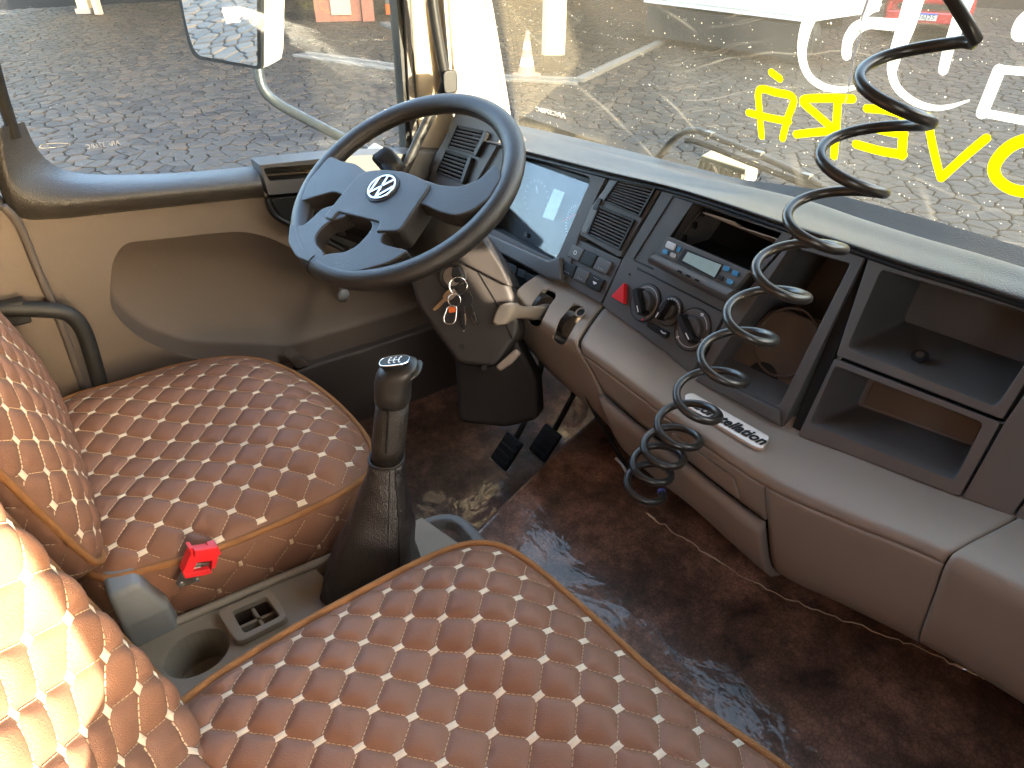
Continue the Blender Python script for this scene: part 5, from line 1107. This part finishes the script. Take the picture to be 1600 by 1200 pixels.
# keys
kk = thing('key_bunch', KP.at(708, 445, .03), 'bunch of keys on steel rings hanging from the ignition lock', 'keys')
def ringt(x, y, r, off, nrm, th=.0013): n = Vector(nrm).normalized(); a = n.orthogonal().normalized(); return tube(ell(KP.at(x, y, off), a*r, n.cross(a)*r, 28), th, 8, closed=True)
obj('key_head', prism(rounded([KP.at(x, y, .012) for x, y in ((709, 418), (718, 416), (724, 428), (722, 440), (712, 442), (707, 430))], .004), KP.n, .012, .01), M['black'], kk, bevel=.002)
obj('key_ring', ringt(716, 447, .0175, .03, (.75, -.5, .35)), M['chrome'], kk); obj('key_ring', ringt(710, 469, .0125, .036, KP.n), M['chrome'], kk)
def key(pts, w0, m, nm='key'):
    P = [KP.at(x, y, .03) for x, y in pts]; d = (P[-1]-P[0]).normalized(); s = KP.n.cross(d); k = [P[0]-s*w0, P[0]+d*.012-s*w0*1.3, P[0]+d*.022-s*w0, P[0]+d*.024-s*w0*.5, P[-1]-s*w0*.45, P[-1]+s*w0*.2, P[-1]-d*.008+s*w0*.5, P[0]+d*.024+s*w0*.5, P[0]+d*.022+s*w0, P[0]+d*.012+s*w0*1.3, P[0]+s*w0]
    obj(nm, prism(k, KP.n, .0012, .0012), m, kk)
key([(708, 455), (678, 485)], .007, M['brass']); key([(712, 455), (684, 478)], .006, M['steel']); key([(720, 462), (725, 516)], .0085, M['black']); key([(724, 490), (725, 518)], .004, M['steel']); key([(728, 458), (744, 508)], .008, M['black']); key([(738, 488), (744, 509)], .0035, M['steel'])
obj('carabiner', tube(rounded([KP.at(x, y, .036) for x, y in ((700, 478), (714, 478), (712, 502), (706, 507), (695, 505), (693, 498))], .008, 4), .0017, 8, closed=True), M['chrome'], kk, smooth=True)
obj('key_tag', prism(rounded([KP.at(x, y, .034) for x, y in ((701, 480), (713, 480), (713, 487), (702, 489))], .002), KP.n, .002, .001), M['orange'], kk)
# pedals
for i, (x, y, lab) in enumerate(((852, 692, 'right hand dark pedal glinting in the driver footwell'), (792, 705, 'left hand pedal with bright rim in the driver footwell'))):
    c = atZ(x, y, -1.22); t = thing('pedal', c, lab, 'pedal', 'pedals in the footwell'); pn = Vector((.1, -.75, .65)).normalized(); px_ = Vector((1, 0, 0)); py_ = pn.cross(px_).normalized()
    obj('pedal_plate', prism(rounded([c+px_*a*.035+py_*b*.045 for a, b in ((-1, -1), (1, -1), (1, 1), (-1, 1))], .008), pn, .006, .006), M['black'], t, bevel=.003)
    for k in range(4): obj('tread_bar', box(c+pn*.008+py_*(-.03+.02*k), .058, .007, .005, (px_, py_, pn)), M['rubber'], t)
    obj('pedal_arm', tube([c-pn*.01, c+Vector((0, .09, .12)), c+Vector((0, .12, .3))], .008, 8), M['black'], t); obj('pedal_edge', tube([c+px_*.035-py_*.045+pn*.006, c-px_*.035-py_*.045+pn*.006], .0018, 6), M['steel'], t)

# ================================================================== TACHOGRAPH STYLE RADIO
rd = thing('car_radio', DF.at(1090, 430, .03), 'black car radio with pale display jutting out of its slot', 'radio')
RN = (DN+Vector((0, 0, -.25))).normalized(); RP = Pl(DF.at(1080, 420, .03), DN)
up_ = RP.poly([(1045, 369), (1173, 424), (1150, 453), (1030, 397)], .0); lo_ = RP.poly([(1030, 397), (1150, 453), (1137, 474), (1015, 411)], .0)
obj('radio_body', prism(RP.poly([(1043, 371), (1171, 426), (1139, 470), (1019, 408)], -.004), DN, 0, .1), M['black'], rd, bevel=.003)
fp = obj('faceplate', prism(rounded(up_, .005, 3), DN, .004, .008), M['dash'], rd, bevel=.002)
ln_ = len(lo_); roll = []
for k in range(7):
    t = k/6; roll.append([lo_[0].lerp(lo_[3], t)+DN*(.004+.012*math.sin(math.pi*t)), lo_[1].lerp(lo_[2], t)+DN*(.004+.012*math.sin(math.pi*t))])
q = roll; v_ = [p for r in q for p in r]+[p-DN*.03 for r in q for p in r]; n_ = 14
obj('lower_lip', (v_, [(2*i, 2*i+1, 2*i+3, 2*i+2) for i in range(6)]+[(n_+2*i, 2*i, 2*i+2, n_+2*i+2) for i in range(6)]+[(2*i+1, n_+2*i+1, n_+2*i+3, 2*i+3) for i in range(6)]+[(0, n_, n_+1, 1), (12, 13, n_+13, n_+12)]), M['dash'], rd, smooth=False)
dq = RP.poly([(1071, 388), (1130, 413), (1118, 436), (1058, 408)], .0045); obj('display_frame', prism(dq, DN, .0008, .002), M['black'], fp)
obj('display', prism(RP.poly(cr3([(450, 562), (764, 684), (698, 800), (398, 642)]), .0055), DN, .0008, .001), M['lcd'], fp)
def btn(name, px, w_, h_, m):
    c = RP.at(*cr3([px])[0], .004); x = (up_[1]-up_[0]).normalized(); y = DN.cross(x); obj(name, prism(rounded([c+x*a*w_+y*b*h_ for a, b in ((-1, -1), (1, -1), (1, 1), (-1, 1))], .0025, 3), DN, .003, 0), m, fp, bevel=.0007)
btn('eject_button', (292, 505), .0105, .006, M['whitep'])
for px in ((243, 562), (812, 720), (898, 764), (845, 842)): btn('button', px, .0062, .0042, M['bluebtn'])
btn('button', (367, 538), .0035, .0048, M['bluebtn']); btn('button', (313, 594), .006, .0036, M['greyprint']); btn('button', (756, 806), .0062, .0038, M['black'])
for px in ((372, 745), (452, 787), (535, 828)):
    c = RP.at(*cr3([px])[0], .0165); x = (up_[1]-up_[0]).normalized(); obj('lip_slot', box(c, .009, .0035, .002, (x, DN.cross(x), DN)), M['cavity'], rd)
obj('radio_print', box(RP.at(*cr3([(192, 645)])[0], .0125), .013, .0032, .0008, ((up_[1]-up_[0]).normalized(), DN.cross((up_[1]-up_[0]).normalized()), DN)), M['greyprint'], rd)

# ================================================================== COILED CORD
tr = [(1478, -40, .66), (1525, 62, .70), (1441, 196, .765), (1371, 301, .83), (1311, 386, .89), (1256, 461, .95), (1206, 526, 1.005), (1161, 590, 1.06), (1121, 645, 1.11), (1092, 684, 1.15), (1066, 712, 1.18), (1048, 738, 1.205), (1036, 772, 1.225)]
wpx = [72, 72, 66, 57, 53, 49, 46, 43, 41, 38, 35, 33, 29]
cpath = []; crad = []
per = 20
for i in range(1, len(tr)-1):
    for k in range(per):
        t = k/per; x = tr[i][0]+(tr[i+1][0]-tr[i][0])*t; y = tr[i][1]+(tr[i+1][1]-tr[i][1])*t; D = tr[i][2]+(tr[i+1][2]-tr[i][2])*t; wv = wpx[i]+(wpx[i+1]-wpx[i])*t
        r = wv*D/FPX; ph = 2*math.pi*t; hz_ = Vector((FW.x, FW.y, 0)).normalized()
        cpath.append(atD(x-wv, y, D)+RT*r*math.cos(ph)+hz_*r*math.sin(ph))
cpath = [atD(1462, -60, .66), atD(1482, -10, .67)]+cpath; cpath.append(atD(1034, 770, 1.225))
ct = thing('coiled_cord', cpath[0], 'black coiled cord hanging in front of the dashboard', 'cord')
obj('coil', tube(catmull(cpath, 2), .0065, 12), M['cord'], ct, smooth=True)
e = cpath[-1]; d = (cpath[-1]-cpath[-2]).normalized(); obj('blue_tip', tube([e-d*.001, e+d*.005], .0072, 14), mat('blue cord tip', (.12, .14, .5), .5), ct)
# loose cable under the taupe dash
cb_ = [atY(x, y, Y) for x, y, Y in ((906, 540, .79), (905, 575, .79), (920, 625, .80), (945, 672, .81), (968, 712, .82), (985, 735, .82))]
t = thing('loose_cable', cb_[0], 'black cable dropping from the taupe dash beside the coiled cord', 'cable'); obj('cable', tube(catmull(cb_, 6), .005, 8), M['cavity'], t, smooth=True)
obj('cable_tip', tube([atY(962, 716, .815), atY(972, 726, .815), atY(979, 738, .815)], .003, 8), M['whitep'], t)

# ================================================================== WIPER
wt = thing('windscreen_wiper', WS.at(1070, 210, -.03), 'black wiper resting against the outside of the windscreen', 'wiper')
obj('wiper_arm', tube(catmull([WS.at(x, y, -.03) for x, y in ((1020, 258), (1045, 226), (1066, 208), (1088, 204), (1112, 212), (1180, 240), (1250, 272), (1300, 300))], 6), .010, 8, flat=.7), M['rubber'], wt, smooth=True)
obj('wiper_blade', tube(catmull([WS.at(x, y, -.02) for x, y in ((1072, 220), (1095, 224), (1180, 258), (1260, 290), (1310, 312))], 6), .006, 8), M['rubber'], wt, smooth=True)
for x, y in ((1108, 210), (1185, 241), (1260, 276)): obj('wiper_clip', box(WS.at(x, y, -.028), .02, .014, .012), M['metalgrey'], wt)
cv = thing('wiper_cover', WS.at(1130, 260, -.06), 'pale ribbed cover on the cowl below the wiper', 'cover')
cvp = [WS.at(x, y, -.06) for x, y in ((1092, 262), (1100, 240), (1172, 262), (1168, 290))]; obj('cover_body', prism(cvp, WS.n, .012, .03), M['concrete'], cv, bevel=.004)
for i in range(9): a, b = cvp[0].lerp(cvp[3], (i+.5)/9), cvp[1].lerp(cvp[2], (i+.5)/9); obj('cover_rib', tube([a.lerp(b, .05)+WS.n*.013, a.lerp(b, .7)+WS.n*.013], .0022, 6), M['concrete'], cv)
